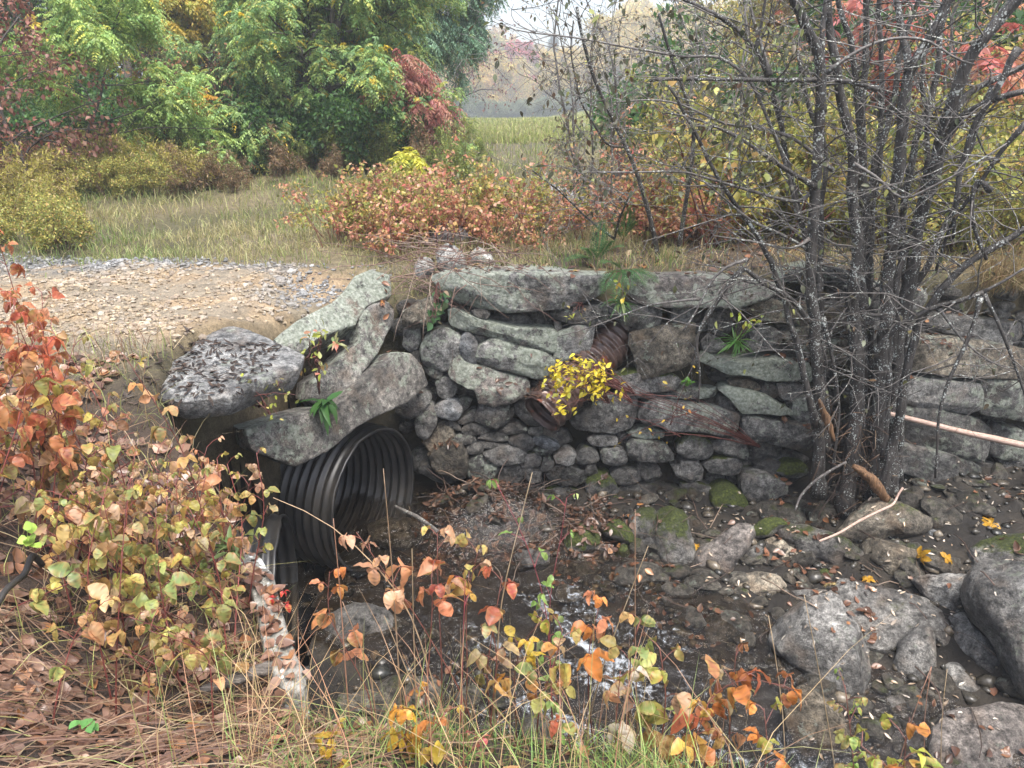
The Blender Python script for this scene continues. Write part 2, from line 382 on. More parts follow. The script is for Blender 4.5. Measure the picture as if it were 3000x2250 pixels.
def bpath(rng, p, d, L, n=5, wig=.25, grav=0.0):
    P = [np.asarray(p, float)]; d = nrm(np.asarray(d, float)); st = L/n
    for i in range(n):
        d = nrm(d+rng.normal(0, wig, 3)*.5+np.array([0, 0, grav])); P.append(P[-1]+d*st)
    return np.array(P)
def grow(rng, mb, p, d, L, r, lev, nodes, kids=(5, 6, 6), ang=(.7, .8, .8), rat=(.55, .5, .5), grav=(0, -.05, -.12), wig=.3, k=6, path=None, bare=.3, C=None, tip=.25):
    n = max(4, int(L/.15)) if lev < 2 else 4
    n = min(n, 14)
    P = bpath(rng, p, d, L, n, wig, grav[min(lev, 2)]) if path is None else path
    rr = np.linspace(r, r*tip, len(P)); tube(P, rr, max(3, k-2*lev), mb=mb, C=C, cap=False)
    last = lev >= len(kids)
    if last or lev == len(kids)-1:
        for i in range(1, len(P)): nodes.append((P[i], P[i]-P[i-1]))
    if last: return
    T = P[-1]-P[0]
    for i in range(kids[lev]):
        t = bare+(1-bare)*(i+rng.random())/kids[lev]; q = t*(len(P)-1); j = min(int(q), len(P)-2); f = q-j
        pt = P[j]*(1-f)+P[j+1]*f; tg = nrm(P[j+1]-P[j])
        a = rng.uniform(0, 6.283); ref = nrm(np.cross(tg, [.3, .5, .8])); r2 = np.cross(tg, ref)
        A = ang[lev]*rng.uniform(.7, 1.3); dd = tg*math.cos(A)+(ref*math.cos(a)+r2*math.sin(a))*math.sin(A)
        grow(rng, mb, pt, dd, L*rat[lev]*(1.15-.55*t)*rng.uniform(.7, 1.25), max(r*(1-.7*t)*.6, .0025), lev+1, nodes, kids, ang, rat, grav, wig, k, None, .15, C, .3)
def compound(rng, mb, nodes, per, RL, npair, LL, LW, pal, droop=.9, lvl='lo', tip=True, curl=.1, pal2=None):
    """pinnate leaves: rachis from each node with pairs of leaflets"""
    P = np.repeat(np.array([q[0] for q in nodes]), per, 0); D = np.repeat(np.array([q[1] for q in nodes]), per, 0); n = len(P)
    d = nrm(nrm(D)*.5+rng.normal(0, .75, (n, 3))+np.array([0, 0, .1])); d[:, 2] *= .6; d = nrm(d)
    RLn = RL*rng.uniform(.6, 1.2, n); cc = pick(rng, pal, n)
    dn = np.array([0, 0, -1.0])
    T = np.r_[np.repeat(np.linspace(.25, .95, npair), 2), [1.0]*tip]; sg = np.r_[np.tile([1, -1], npair), [0]*tip]
    m = len(T); t = T[None, :, None]
    pos = P[:, None]+RLn[:, None, None]*(d[:, None]*(t-.18*t*t*droop)+dn*(t*t*.5*droop))
    tg = nrm(d[:, None]*(1-.36*t*droop)+dn*(t*droop))
    side = nrm(np.cross(tg, np.array([0, 0, 1.0]))+1e-5)
    ld = nrm(tg*.45+side*sg[None, :, None]*1.0+dn*.45*droop+rng.normal(0, .16, (n, m, 3)))
    up = nrm(np.array([0, 0, 1.0])+rng.normal(0, .35, (n, m, 3))+tg*.2)
    cl = np.repeat(cc, m, 0)*np.exp(rng.normal(0, .12, (n*m, 1)))
    sz = np.tile(np.sin(np.clip(T*.75+.2, 0, 1)*math.pi)**.35, n)
    leaves(mb, pos.reshape(-1, 3), ld.reshape(-1, 3), up.reshape(-1, 3), LL*sz*rng.uniform(.8, 1.2, n*m), LW*sz, cl, None, lvl, curl, .2, rng)
def simple(rng, mb, nodes, per, LL, LW, pal, droop=.4, lvl='lo', curl=.2, spread=.04, fold=.3, pal2=None, keep=1.0, blotch=0):
    if keep < 1: nodes = [q for q in nodes if rng.random() < keep]
    if not nodes: return
    P = np.repeat(np.array([q[0] for q in nodes]), per, 0); D = np.repeat(np.array([q[1] for q in nodes]), per, 0); n = len(P)
    d = nrm(nrm(D)*.4+rng.normal(0, .7, (n, 3))+np.array([0, 0, -droop])); up = nrm(np.array([0, 0, 1.0])+rng.normal(0, .45, (n, 3)))
    c = pick(rng, pal, n); c2 = pick(rng, pal2, n) if pal2 else c*np.exp(rng.normal(0, .2, (n, 1)))
    s = rng.uniform(.65, 1.2, n)
    leaves(mb, P+rng.normal(0, spread, (n, 3)), d, up, LL*s, LW*s, c, c2, lvl, curl, fold, rng, blotch)

# palettes (leaf reflectance)
YEL = (.62, .44, .045); YGR = (.36, .40, .06); GRN = (.11, .22, .045); DGR = (.045, .11, .035); LGR = (.22, .36, .08); ORA = (.62, .22, .05); SAL = (.60, .25, .13); RED = (.48, .05, .04)
PNK = (.62, .42, .30); BRN = (.13, .065, .035); DRD = (.20, .04, .03); TAN = (.45, .34, .17); OLV = (.14, .14, .06); WIN = (.30, .07, .07); BGR = (.10, .21, .11)

# ---------------------------------------------------------------- ground shape
def plateau(x, y):
    z = .35*ss(6.5, 16, y)+.6*ss(2.5, 7, x)*ss(6.3, 10, y)+.15*ss(-4, -8, x)*ss(5, 9, y)-.0243*np.maximum(0, y-36)
    z = z+ .03*ss(.2, .6, x)*ss(5.7, 6, y)
    zl = -.10-.66*ss(-2.4, -1.15, x)
    zb = -.36*(1-ss(1.2, 2.2, y))+zl*ss(1.2, 2.2, y)
    z = z-.16*ss(-2.0, -1.3, x)*ss(4.3, 4.9, y)*(1-ss(6.0, 6.5, y))*(1-ss(-.6, -.2, x))
    k = 1-ss(2.9, 3.9, y+.25*(x+1.5)*(x < 0))
    return z*(1-k)+zb*k
def chan(x, y):
    A = np.array([(-2.4, 5.5), (-1, 4.93), (.15, 4.25), (.75, 3.75), (1.5, 3.2), (2.3, 2.3)]); best = np.full(np.shape(x), 9.0)
    for a, b in zip(A[:-1], A[1:]):
        t = np.clip(((x-a[0])*(b-a)[0]+(y-a[1])*(b-a)[1])/((b-a)@(b-a)), 0, 1)
        best = np.minimum(best, np.hypot(x-a[0]-t*(b-a)[0], y-a[1]-t*(b-a)[1]))
    return best
def bed(x, y):
    z = -1.72-.13*(5.6-y)+.22*ss(2.0, 3.4, x)-.15*np.exp(-(chan(x, y)/.42)**2)+.22*np.exp(-(((x+.1)/.55)**2+((y-5.25)/.3)**2))
    return np.maximum(z, -2.25)
def gully(x, y):
    xl = np.interp(y, [2.0, 2.4, 3.2, 3.6, 4.2, 4.8, 5.4, 5.8], [-.72, -.84, -1.28, -1.75, -1.88, -1.66, -1.42, -1.2]); yn = np.interp(x, [-1, 0, .35, .8, 1.2, 9], [2.0, 1.95, 1.8, 1.25, .8, .8])
    return ss(xl-.06, xl+.22, x)*ss(yn, yn+1.0, y)*(1-ss(5.78, 6.0, y))
def Zs(x, y):
    x = np.asarray(x, float); y = np.asarray(y, float); g = gully(x, y)
    return plateau(x, y)*(1-g)+bed(x, y)*g
def Z(x, y):
    x = np.asarray(x, float); y = np.asarray(y, float); g = gully(x, y)
    n = (fb2(x, y, 2.2, 1, 4)-.5).reshape(x.shape)*.14+(fb2(x, y, 9, 2, 3)-.5).reshape(x.shape)*(.035+.07*g)
    return Zs(x, y)+n*(.45+.55*ss(.3, 1.5, np.hypot(x, y)))
def Z1(x, y): return float(Z(np.array([x]), np.array([y]))[0])
def axis(lo, hi, a, b, st, g=1.13):
    v = list(np.arange(a, b, st)); s = st; q = b
    while q < hi: v.append(q); s *= g; q += s
    v.append(hi); s = st; q = a-st; w = []
    while q > lo: w.append(q); s *= g; q -= s
    w.append(lo); return np.array(w[::-1]+v)
gx = axis(-170, 170, -4.6, 5.4, .035); gy = axis(-2.5, 240, .6, 8.2, .035)
X, Y = np.meshgrid(gx, gy); Zg = Z(X, Y); nx_, ny_ = len(gx), len(gy)
idx = np.arange(nx_*ny_).reshape(ny_, nx_)
Fg = np.stack([idx[:-1, :-1], idx[:-1, 1:], idx[1:, 1:], idx[1:, :-1]], -1).reshape(-1, 4)
def roadmask(x, y):
    e = (fb2(x, y, 1.2, 5, 4).reshape(np.shape(x))-.5)*1.1
    return ss(3.5, 4.3, y+.35*(x+2.5)+e)*(1-ss(6.2, 6.9, y+e+.12*(x+3)))*(1-ss(-1.9, -1.3, x-.45*(y-5)+e*.5))
def ground_col(x, y):
    sh = x.shape; g = gully(x, y)[..., None]; f1 = fb2(x, y, .9, 11, 5).reshape(sh)[..., None]; f2 = fb2(x, y, 3.1, 12, 4).reshape(sh)[..., None]
    c = np.array([.085, .075, .032])*(1-ss(.4, .6, f1))+np.array([.15, .12, .065])*ss(.4, .6, f1)
    lb = (1-ss(3.2, 4.2, y+.2*(x+1.5)))[..., None]; c = c*(1-lb)+np.array([.055, .036, .026])*lb
    bk = ss(5.9, 6.3, y)*ss(-.9, -.3, x)*(1-ss(7.5, 9, y)); c = c*(1-bk[..., None])+np.array([.085, .06, .04])*bk[..., None]
    r = roadmask(x, y)[..., None]
    tn = ss(.42, .58, f2); back = ss(6.15, 6.5, y+(f2[..., 0]-.5)*1.2)[..., None]
    rc = (np.array([.31, .225, .135])*(1-tn)+np.array([.25, .205, .145])*tn)*(1-back)+np.array([.15, .145, .135])*back
    dk = ss(.62, .72, fb2(x, y, 1.7, 15, 4).reshape(sh))[..., None]; rc = rc*(1-.35*dk)
    c = c*(1-r)+rc*r
    bc = np.array([.014, .011, .008])*(1-tn)+np.array([.034, .027, .019])*tn
    return np.clip(c*(1-g)+bc*g, .005, 1)
mb = MB(); mb.add(np.stack([X, Y, Zg], -1).reshape(-1, 3), Fg, ground_col(X, Y).reshape(-1, 3))
# the culvert is dug through the bank: no soil inside the pipes
def in_pipe(V, c, a, R):
    d = V-np.asarray(c); t = d@a; return (np.linalg.norm(d-t[:, None]*a, axis=1) < R) & (t < .1) & (t > -2.4)
GV = np.stack([X, Y, Zg], -1).reshape(-1, 3); PA = np.array([math.cos(math.radians(-24.2)), math.sin(math.radians(-24.2)), .02]); PA2 = nrm(np.array([.97, .16, .0]))
PC, P2 = np.array([-.986, 4.95, -1.43]), np.array([-1.41, 4.08, -1.62])
dead = (in_pipe(GV, PC, PA, .50) & (GV[:, 2] > -1.80)) | (in_pipe(GV, P2, PA2, .47) & (GV[:, 2] > -1.95))
mb.F = [Fg[~dead[Fg].any(1)]]
tag(mb.obj("ground", GROUND, origin=(0, 0, 0)), kind='structure')
HIT = []       # (verts, faces) that fallen leaves may land on
HIT.append((np.stack([X, Y, Zg], -1).reshape(-1, 3), [Fg]))
# ---------------------------------------------------------------- dry stone wall: every large stone is a part
WN = nrm(np.array([0, -1, .08]))
def WP(off=0): return np.array([0, 5.75-off, 0])
DRY = """A|350,170 420,130 560,120 700,105 1100,95 1700,100 2050,128 2390,140 2370,230 2260,330 2050,440 1850,490 1500,530 1180,545 900,510 660,460 560,380 450,300|l.55 o.10 k.7
A|530,570 600,540 740,590 900,650 1050,690 1300,740 1500,750 1700,770 1790,870 1790,1040 1640,1030 1450,980 1230,930 1000,870 850,840 680,790 570,740 530,690|l.8 o.06
A|745,560 770,530 860,520 940,540 970,590 940,640 860,640 790,610|l.1 r o.08
A|990,620 1080,600 1350,590 1470,660 1500,700 1420,730 1250,715 1120,690|w.4 o-.03
A|190,900 260,820 360,780 480,770 600,830 640,920 620,1060 600,1150 500,1240 400,1265 280,1240 180,1170 140,1060 160,960|l.5 r o.02
A|640,850 700,815 770,860 830,960 825,1130 790,1210 740,1215 670,1150 620,1050 600,950|w.15 r o.06 tb
A|775,850 870,840 990,880 940,940 880,965 830,900|ty
A|850,1080 880,990 980,930 1060,895 1250,950 1450,1000 1620,1050 1760,1150 1750,1250 1700,1330 1600,1365 1450,1340 1250,1270 1050,1240 920,1210 860,1160|l.45 r o.06
A|580,1180 630,1120 700,1190 780,1220 950,1260 1150,1320 1380,1370 1420,1440 1380,1540 1300,1600 1210,1640 1000,1690 850,1620 800,1490 700,1450 560,1390 505,1330 530,1240|l.25 o.10 tp
A|165,1220 220,1200 300,1240 400,1310 380,1350 330,1375 250,1330 190,1280|ty r
A|310,1400 400,1345 500,1345 560,1430 560,1530 500,1600 420,1620 350,1550 330,1470|w.3 r
A|1490,1410 1560,1370 1720,1370 1740,1450 1600,1465 1490,1450|w.2
A|-70,560 100,470 260,400 330,560 260,720 50,760 -70,700|l.2 o.1 ty
A|-60,770 100,740 130,900 100,1000 0,1020 -80,960|w.3
A|20,1040 120,1040 130,1180 60,1150 0,1100|w.2
C|0,20 150,5 235,70 235,150 140,240 40,315 -70,300 -100,150|w.3 r o.08
C|60,360 130,220 240,140 290,200 330,370 270,480 190,560 100,510|w.2 r o.06
C|290,200 420,110 540,100 620,170 640,240 560,335 420,310 310,270|r o.05 tb
C|540,110 650,60 760,80 700,200 640,240|w.4 o-.05
C|585,350 660,290 760,225 810,230 810,340 720,360 640,390|r
C|810,300 860,170 920,135 1080,175 1190,190 1210,290 1190,370 1060,430 900,400 815,360|o.06
C|1190,210 1260,195 1280,250 1240,320 1200,310|w.2
C|1290,160 1340,60 1400,10 1520,-20 1600,30 1660,200 1600,300 1590,400 1430,390 1310,270|l.1
C|425,340 500,330 590,380 640,480 560,450 450,400|l.6
C|645,450 690,390 780,375 900,410 970,460 900,500 760,520 650,500|r
C|1090,470 1200,380 1330,390 1430,450 1350,500 1200,510 1120,490|m.2
C|1440,470 1500,425 1610,425 1620,500 1560,530 1460,515|ty r
C|165,600 270,540 360,380 440,380 520,460 540,560 420,680 290,725 220,670|ty
C|510,590 590,510 700,515 795,550 800,610 650,640 540,630|r
C|820,550 960,490 1100,490 1190,540 1190,590 1060,600 900,580|r
C|1195,590 1260,540 1380,505 1470,540 1510,630 1470,690 1380,700 1250,650|m.25 r
C|1505,560 1580,540 1680,570 1800,620 1820,680 1740,705 1600,660 1520,620|r tb
C|670,730 730,640 820,600 900,680 880,730 740,755|ty r
C|850,600 1000,600 1190,640 1060,670 920,680|w.2
C|235,790 360,690 500,620 620,670 680,780 690,920 660,1050 540,1080 490,1000 400,990 290,900|o.08 ty
C|120,950 150,890 230,850 290,920 400,1000 500,1000 540,1090 400,1110 250,1040 140,990|w.3 m.1
C|690,900 740,810 880,760 960,830 1060,900 1080,960 1000,1050 850,1060 730,1030 690,980|l.35 r
C|915,750 1080,680 1200,670 1330,700 1410,760 1380,840 1200,880 1080,890 980,820|o.04
C|1505,700 1580,680 1700,700 1760,720 1700,760 1600,770 1520,740|m.45
C|1340,850 1430,770 1530,740 1600,820 1590,900 1440,930 1350,900|m.35
C|1590,940 1630,800 1700,800 1760,860 1720,930 1620,960|tp
C|1760,780 1830,720 1950,700 2020,760 2000,870 1900,880 1790,850|
C|1080,1010 1120,910 1280,880 1340,920 1360,1050 1260,1120 1100,1090|m.4 w.4
C|1350,940 1480,930 1590,960 1600,1080 1480,1100 1390,1030|m.35 w.3
C|1680,990 1790,890 1950,900 2140,980 2130,1080 2000,1130 1800,1110 1700,1050|w.2
C|830,1170 1000,1140 1250,1160 1290,1290 1100,1320 900,1290|m.2 w.7
C|650,1310 770,1200 870,1400 760,1400 660,1380|w.7
C|870,1370 1100,1330 1190,1450 1000,1480 900,1430|w.8
C|1330,1130 1500,1100 1640,1200 1560,1300 1380,1290|w.8
C|1700,1180 1900,1140 2080,1200 2090,1280 1800,1280|m.4 w.6
C|250,1400 400,1360 560,1440 550,1600 350,1620 230,1520|w.9 r o.1
C|650,1450 850,1420 950,1530 880,1630 700,1620|w.8 o.1
B|1070,200 1200,140 1500,160 1700,155 2000,150 2300,170 2600,210 2790,240 2640,390 2470,440 2300,500 2060,495 1660,485 1400,490 1200,450 1080,330|l.42 o.12 k.8 tp
B|85,590 140,520 300,490 500,475 740,480 740,640 700,720 560,710 400,690 200,670 110,640|l.1 o.05
B|790,520 950,490 1100,490 1390,490 1380,690 1330,790 1200,775 1080,740 960,700 800,610|l.15 o.07
B|1520,590 1580,500 1800,495 1790,600 1740,700 1650,725 1540,690|r
B|110,1000 170,840 350,750 590,740 550,900 520,1010 460,1070 440,1150 400,1290 250,1400 100,1300 100,1150|l.2 o.05
B|100,680 180,680 190,830 120,830|ty
B|1060,840 1200,790 1400,760 1780,720 1780,900 1770,1060 1700,1190 1450,1270 1300,1320 1190,1355 1150,1300 1140,1190 1100,1080 1050,960|l.15 o.10 ty
B|780,1400 900,1330 1100,1290 1260,1340 1500,1310 1620,1400 1550,1500 1300,1530 1100,1540 900,1480|m.5 o.06
B|890,1500 1100,1550 1500,1540 2070,1490 2070,1590 1800,1610 1500,1600 1100,1600|l.3
D|620,60 820,30 1080,80 1080,200 1070,330 1000,430 800,470 560,460 400,450 330,380 400,260 560,190|w.2 o.02
D|1250,160 1400,110 1660,150 1900,180 2100,210 2300,270 2290,420 2230,540 2050,500 1850,460 1500,465 1420,400 1250,380 1180,310|l.3 o.07
D|1000,500 1130,430 1300,430 1440,490 1420,540 1250,560 1080,540|l.5
D|500,580 560,530 800,510 860,560 850,640 700,655 560,640|r
D|370,810 420,700 500,665 580,690 640,780 620,840 480,870 390,860|m.3 r
D|670,690 860,680 960,720 990,810 940,890 780,880 680,840|r
D|1010,660 1100,590 1300,600 1460,660 1530,760 1530,820 1350,840 1130,830 1010,790|l.25 o.04
D|1590,680 1690,550 1800,510 1950,570 2030,680 1960,800 1800,800 1640,760|m.45 r
F|370,860 420,790 600,750 720,760 780,900 770,1010 600,990 430,950|l.25
D|470,1000 500,890 600,880 630,1000 560,1020|ty
D|500,1130 560,1050 740,1020 830,1100 870,1190 780,1260 620,1290 510,1240|m.6 r o.06
D|800,1000 900,930 1120,940 1150,1050 1030,1120 870,1110|m.2 w.4
D|1110,870 1230,840 1380,930 1370,1010 1200,1050 1130,960|w.2
D|1550,920 1700,870 1850,830 1900,950 1860,1060 1720,1090 1600,1020|m.25
D|880,1180 1000,1130 1300,1130 1600,1170 1640,1290 1450,1310 1200,1300 960,1260|m.25 w.5
D|1650,1160 1800,1110 1980,1150 2010,1260 1850,1310 1690,1280|m.4 w.3
D|30,1180 180,1150 400,1190 490,1260 440,1310 200,1290 50,1250|m.45 w.4
D|170,1440 300,1350 500,1330 600,1390 560,1520 380,1600 220,1620|m.55 r o.12
D|615,1390 700,1320 900,1290 1060,1350 1080,1440 960,1500 760,1520 640,1480|m.95 r o.12
F|260,1090 400,1010 640,1010 720,1080 700,1200 520,1200 350,1180|m.35
F|0,1330 150,1310 330,1360 340,1480 150,1510 0,1460|m.35 w.3
F|0,1060 150,1050 240,1130 230,1270 80,1300 -60,1200|m.2
F|360,1500 500,1410 650,1400 770,1500 780,1660 600,1700 400,1660|m.75 r o.15
D|1680,1380 1900,1350 2020,1400 1980,1450 1720,1470|w.7 m.2
E|1230,190 1290,110 1500,60 1800,25 2000,60 2090,120 2060,230 1900,250 1500,220|l.45 k.6
E|840,540 900,430 1100,410 1280,480 1330,600 1280,690 1000,650 830,560|l.2 ty
E|1340,490 1500,450 1800,430 1990,450 2000,800 1880,800 1700,740 1560,760 1420,690 1340,600|l.2 ty
E|1760,340 1950,320 1990,400 1950,430 1780,430|ty
E|800,920 850,780 1000,740 1180,800 1210,880 1150,1000 900,1030 800,980|l.3
E|1240,860 1400,770 1600,740 1700,800 1710,1100 1600,1110 1450,1060 1290,950|l.25 ty
E|1720,920 1990,900 1990,1200 1850,1190 1720,1170|l.15 ty
E|230,1150 320,1060 450,1120 700,1160 900,1150 1060,1120 1300,1160 1480,1180 1520,1290 1500,1390 1300,1390 1000,1380 800,1320 600,1310 380,1220|l.85 o.06
E|240,900 300,840 450,890 520,960 400,1040 260,1040|w.2
E|300,620 420,540 620,520 640,720 540,840 420,830 300,720|w.4 o-.05
E|70,1130 100,1050 190,1040 240,1150 160,1205 90,1190|l.5 r
E|560,1410 760,1370 930,1440 930,1500 800,1510 600,1450|ty r
E|940,1510 1020,1420 1110,1440 1170,1550 1130,1600 1000,1590|m.3 r
E|1160,1430 1400,1430 1500,1480 1450,1560 1250,1630 1180,1560|m.2
F|490,200 560,150 740,190 1000,240 1200,370 1310,430 1290,470 1130,470 900,450 740,450 600,290|l.85 o.08
F|430,370 470,270 600,290 660,380 640,430 480,420|l.55
F|1330,440 1400,300 1540,290 1620,420 1600,600 1520,610 1400,560 1330,490|l.4
F|770,560 840,520 1050,550 1300,590 1540,640 1560,800 1500,910 1350,880 1100,830 880,800 770,740|l.25 o.1
F|890,1090 1060,1010 1180,1050 1150,1180 1000,1230 900,1180|m.2 w.3
F|1110,1150 1250,1050 1450,1060 1520,1130 1480,1220 1280,1250|m.8 r
F|740,1330 800,1220 1000,1210 1250,1320 1240,1420 1100,1480 1050,1580 900,1560 760,1450|m.3 l.2 o.1
G|730,1190 760,960 900,870 1250,880 1600,930 2050,1020 2060,1350 1500,1340 1100,1310 750,1260|o.08 ty w.3
G|900,700 1100,600 1500,640 2070,700 2070,980 1700,960 1250,830 1000,780|w.4 m.2
G|430,960 560,900 610,1000 600,1070 450,1070|l.3
G|390,1110 500,1100 570,1170 540,1230 390,1260|l.3
H|560,330 420,170 420,50 640,30 1100,60 1480,110 1530,250 1490,380 1380,460 1200,440 900,400|l.3 w.3 o.08
H|1530,350 1600,150 1700,30 1900,30 2090,60 2090,540 1900,500 1600,460|l.35 w.3 o.1
H|430,430 600,400 1000,430 1500,560 1700,700 1650,900 1560,1010 1300,1010 1000,900 700,830 430,750|l.2 m.2 w.4 o.08
H|1580,860 1750,600 2090,700 2200,900 2090,1020 1850,1010 1650,940|l.5 m.2
H|400,960 480,820 700,860 1000,920 1400,1060 1530,1130 1510,1300 1460,1420 1350,1410 1000,1320 700,1200 450,1120|w.35 l.1 o.12
H|1400,1040 1600,1060 1720,1080 1720,1160 1540,1180|w.5
H|1560,1330 1680,1220 1800,1250 1810,1450 1680,1480 1580,1440|w.9 r
H|1790,1480 1900,1440 2090,1500 2150,1640 2090,1700 1780,1660|w.3 l.2 o.25
H|1800,1050 2090,1030 2090,1280 1900,1270 1820,1180|w.7
H|0,200 380,60 400,330 200,400 0,350|w.3
G|0,700 300,640 380,880 360,1200 0,1150|w.2
G|0,300 250,250 600,200 900,300 850,480 400,600 0,550|l.3
H|2100,100 2500,140 2700,500 2500,600 2100,520|w.3
H|2100,720 2600,760 2700,1000 2400,1080 2110,1000|w.3
H|2100,1500 2500,1500 2600,1700 2200,1720|w.3
G|2080,700 2600,760 2700,1300 2100,1340|w.3"""
TONES = dict(ty=(1.12, 1.0, .82), tp=(1.08, .99, .95), tb=(.86, .93, 1.02))
def opts(s):
    d = dict(l=0, m=0, w=0, o=0, k=None, r=False, t=(1, 1, 1))
    for q in s.split():
        if q in TONES: d['t'] = TONES[q]
        elif q == 'r': d['r'] = True
        else: d[q[0]] = float(q[1:])
    return d
wall = empty("dry_stone_wall", (.9, 5.7, -1.7), "long mortarless wall of lichen spotted granite boulders and slabs behind the stream", "stone wall")
wo = np.array(wall.location)
built = []
for i, ln in enumerate(DRY.split('\n')):
    fr, ps, os_ = ln.split('|'); d = opts(os_); P = on_plane(px(fr, ps), WP(d['o']), WN)
    w, h = np.ptp(P[:, 0]), np.ptp(P[:, 2]); sz = min(w, h); rg = np.random.default_rng(i)
    tone = np.array(d['t'])*rg.uniform(.6, 1.35)
    V, F = stone(P, WN, d['k'] or float(np.clip(sz*1.4, .18, .55)), bulge=(sz*.2 if d['r'] else min(.045, sz*.13)), p=3.6 if d['r'] else 16, amp=float(np.clip(sz*.075, .008, .03)), cuts=5 if d['r'] else 7, seed=i+1, scale=1.10, cutdepth=.1 if d['r'] else .2, res=.022, rnd=1 if d['r'] else 0)
    built.append((w*h, V, F, d, tone))
built.sort(key=lambda q: -q[0]); rest = MB()
for i, (a, V, F, d, tone) in enumerate(built):
    HIT.append((V, F))
    if i < 97:
        m_ = MB(); m_.add(V, F); c = V.mean(0); o = m_.obj("stone", STONE, wall, c); o.location = c-wo; sprops(o, d['l']+.18, d['m'], min(1, d['w']+.45*float(ss(-.9, -1.5, c[2]))), tone)
    else: rest.add(V, F)
# small packing stones seen in the gaps and the dark hearting behind
rg = np.random.default_rng(77)
for i in range(330):
    x = rg.uniform(-.9, 5.6); z = rg.uniform(-1.85, -.1); s = rg.uniform(.05, .12)
    if (abs(x-.98) < .3 and -.95 < z < -.25): continue
    a = np.linspace(0, 2*math.pi, 9)[:-1]; y = 5.75+.08*z+.12+rg.uniform(0, .05)
    P = np.stack([x+np.cos(a)*s*rg.uniform(.8, 1.7), np.full(8, y), z+np.sin(a)*s*rg.uniform(.5, 1.0)], 1); P += rg.normal(0, s*.12, P.shape)*np.array([1, 0, 1])
    V, F = stone(P, WN, .15, s*.5, 2.2, .008, 3, 500+i, res=.035); rest.add(V, F)
o = rest.obj("packing_stones", STONE, wall, wo); sprops(o, .2, .15, .35, (.85, .83, .8)); o['kind'] = 'stuff'
core = MB(); V, F = stone(np.array([(-1.3, 6.12, -2.3), (6.6, 6.12, -2.3), (6.6, 6.12, -.12), (1.32, 6.12, -.15), (1.3, 6.12, -.95), (.65, 6.12, -.95), (.62, 6.12, -.15), (-1.3, 6.12, -.12)]), WN, .12, .03, 4, .02, 0, 3, rnd=0, res=.05, scale=1)
core = MB()
for (xa, xb, za, zb) in ((-1.0, -.5, -2.3, -.5), (-.5, .68, -2.3, -.12), (.68, 1.34, -2.3, -.92), (.68, 1.34, -.3, -.1), (1.34, 6.8, -2.3, -.1)):
    Vb = np.array([(x, y, z) for x in (xa, xb) for y in (6.02, 6.3) for z in (za, zb)]); core.add(Vb, np.array([(0, 1, 3, 2), (4, 6, 7, 5), (0, 4, 5, 1), (2, 3, 7, 6), (0, 2, 6, 4), (1, 5, 7, 3)]))
o = core.obj("hearting", STONE, wall, wo, smooth=False); sprops(o, 0, 0, .7, (.5, .47, .43))

# ---------------------------------------------------------------- leaning slabs over the culvert
def plane_v(a, b): 
    t = np.array([b[0]-a[0], b[1]-a[1], 0]); n = np.cross(t, [0, 0, 1]); n = nrm(n); return n if n[1] < 0 else -n
def slab(name, label, fr, ps, p0, n, thick, **kw):
    P = on_plane(px(fr, ps), p0, n); so = kw.pop('so', {}); kw['rnd'] = 0; kw['p'] = 18; kw['bulge'] = .018; kw['amp'] = .014; V, F = stone(P, n, thick, **kw); m_ = MB(); m_.add(V, F); HIT.append((V, F))
    return sprops(tag(m_.obj(name, STONE), label, "stone slab"), **so)
hn = plane_v((-.75, 5.35), (-1.6, 4.1))
slab("granite_slab", "broad rough granite slab tilted directly above the black pipe mouth", 'U', "850,540 1030,385 1090,390 1150,455 1170,500 1080,580 880,675 760,775 640,835 470,770 450,690 640,630 800,590",
     (-.78, 5.25, -.6), nrm(hn+np.array([0, 0, .22])), .34, bulge=.05, p=6, amp=.02, cuts=4, seed=901, cutdepth=.12, so=dict(l=.34, w=.1, t=(1.05, 1, .95)))
slab("granite_slab", "narrow grey slab leaning upright between the lichen slab and the pipe slab", 'U', "705,490 800,420 880,340 880,240 930,200 1010,172 1028,190 1020,260 960,380 900,460 830,560 750,590 700,560",
     (-.80, 5.55, -.35), nrm(hn+np.array([0, 0, .45])), .30, bulge=.045, p=6, amp=.02, cuts=4, seed=902, cutdepth=.14, so=dict(l=.34, t=(1.15, 1.12, 1.08)))
slab("granite_slab", "long pale green lichen slab at the edge of the gravel track", 'U', "555,325 640,260 780,190 830,140 865,85 930,58 1005,80 1012,160 910,205 870,275 760,315 690,350 665,390 580,355",
     (-1.0, 5.7, .02), nrm(hn*.75+np.array([0, 0, .75])), .30, bulge=.05, p=5, amp=.02, cuts=4, seed=903, so=dict(l=.8, t=(1.1, 1.1, 1.05)))
slab("granite_slab", "flat wet grey slab strewn with dark bark litter beside the track", 'U', "250,330 290,300 380,286 450,300 560,350 662,400 640,452 520,492 370,560 180,580 60,545 55,480 200,400",
     (-1.5, 4.3, -.08), nrm(np.array([.06, -.10, 1])), .16, bulge=.03, p=6, amp=.016, cuts=3, seed=904, so=dict(w=.35, l=.1, t=(1.35, 1.38, 1.42)))
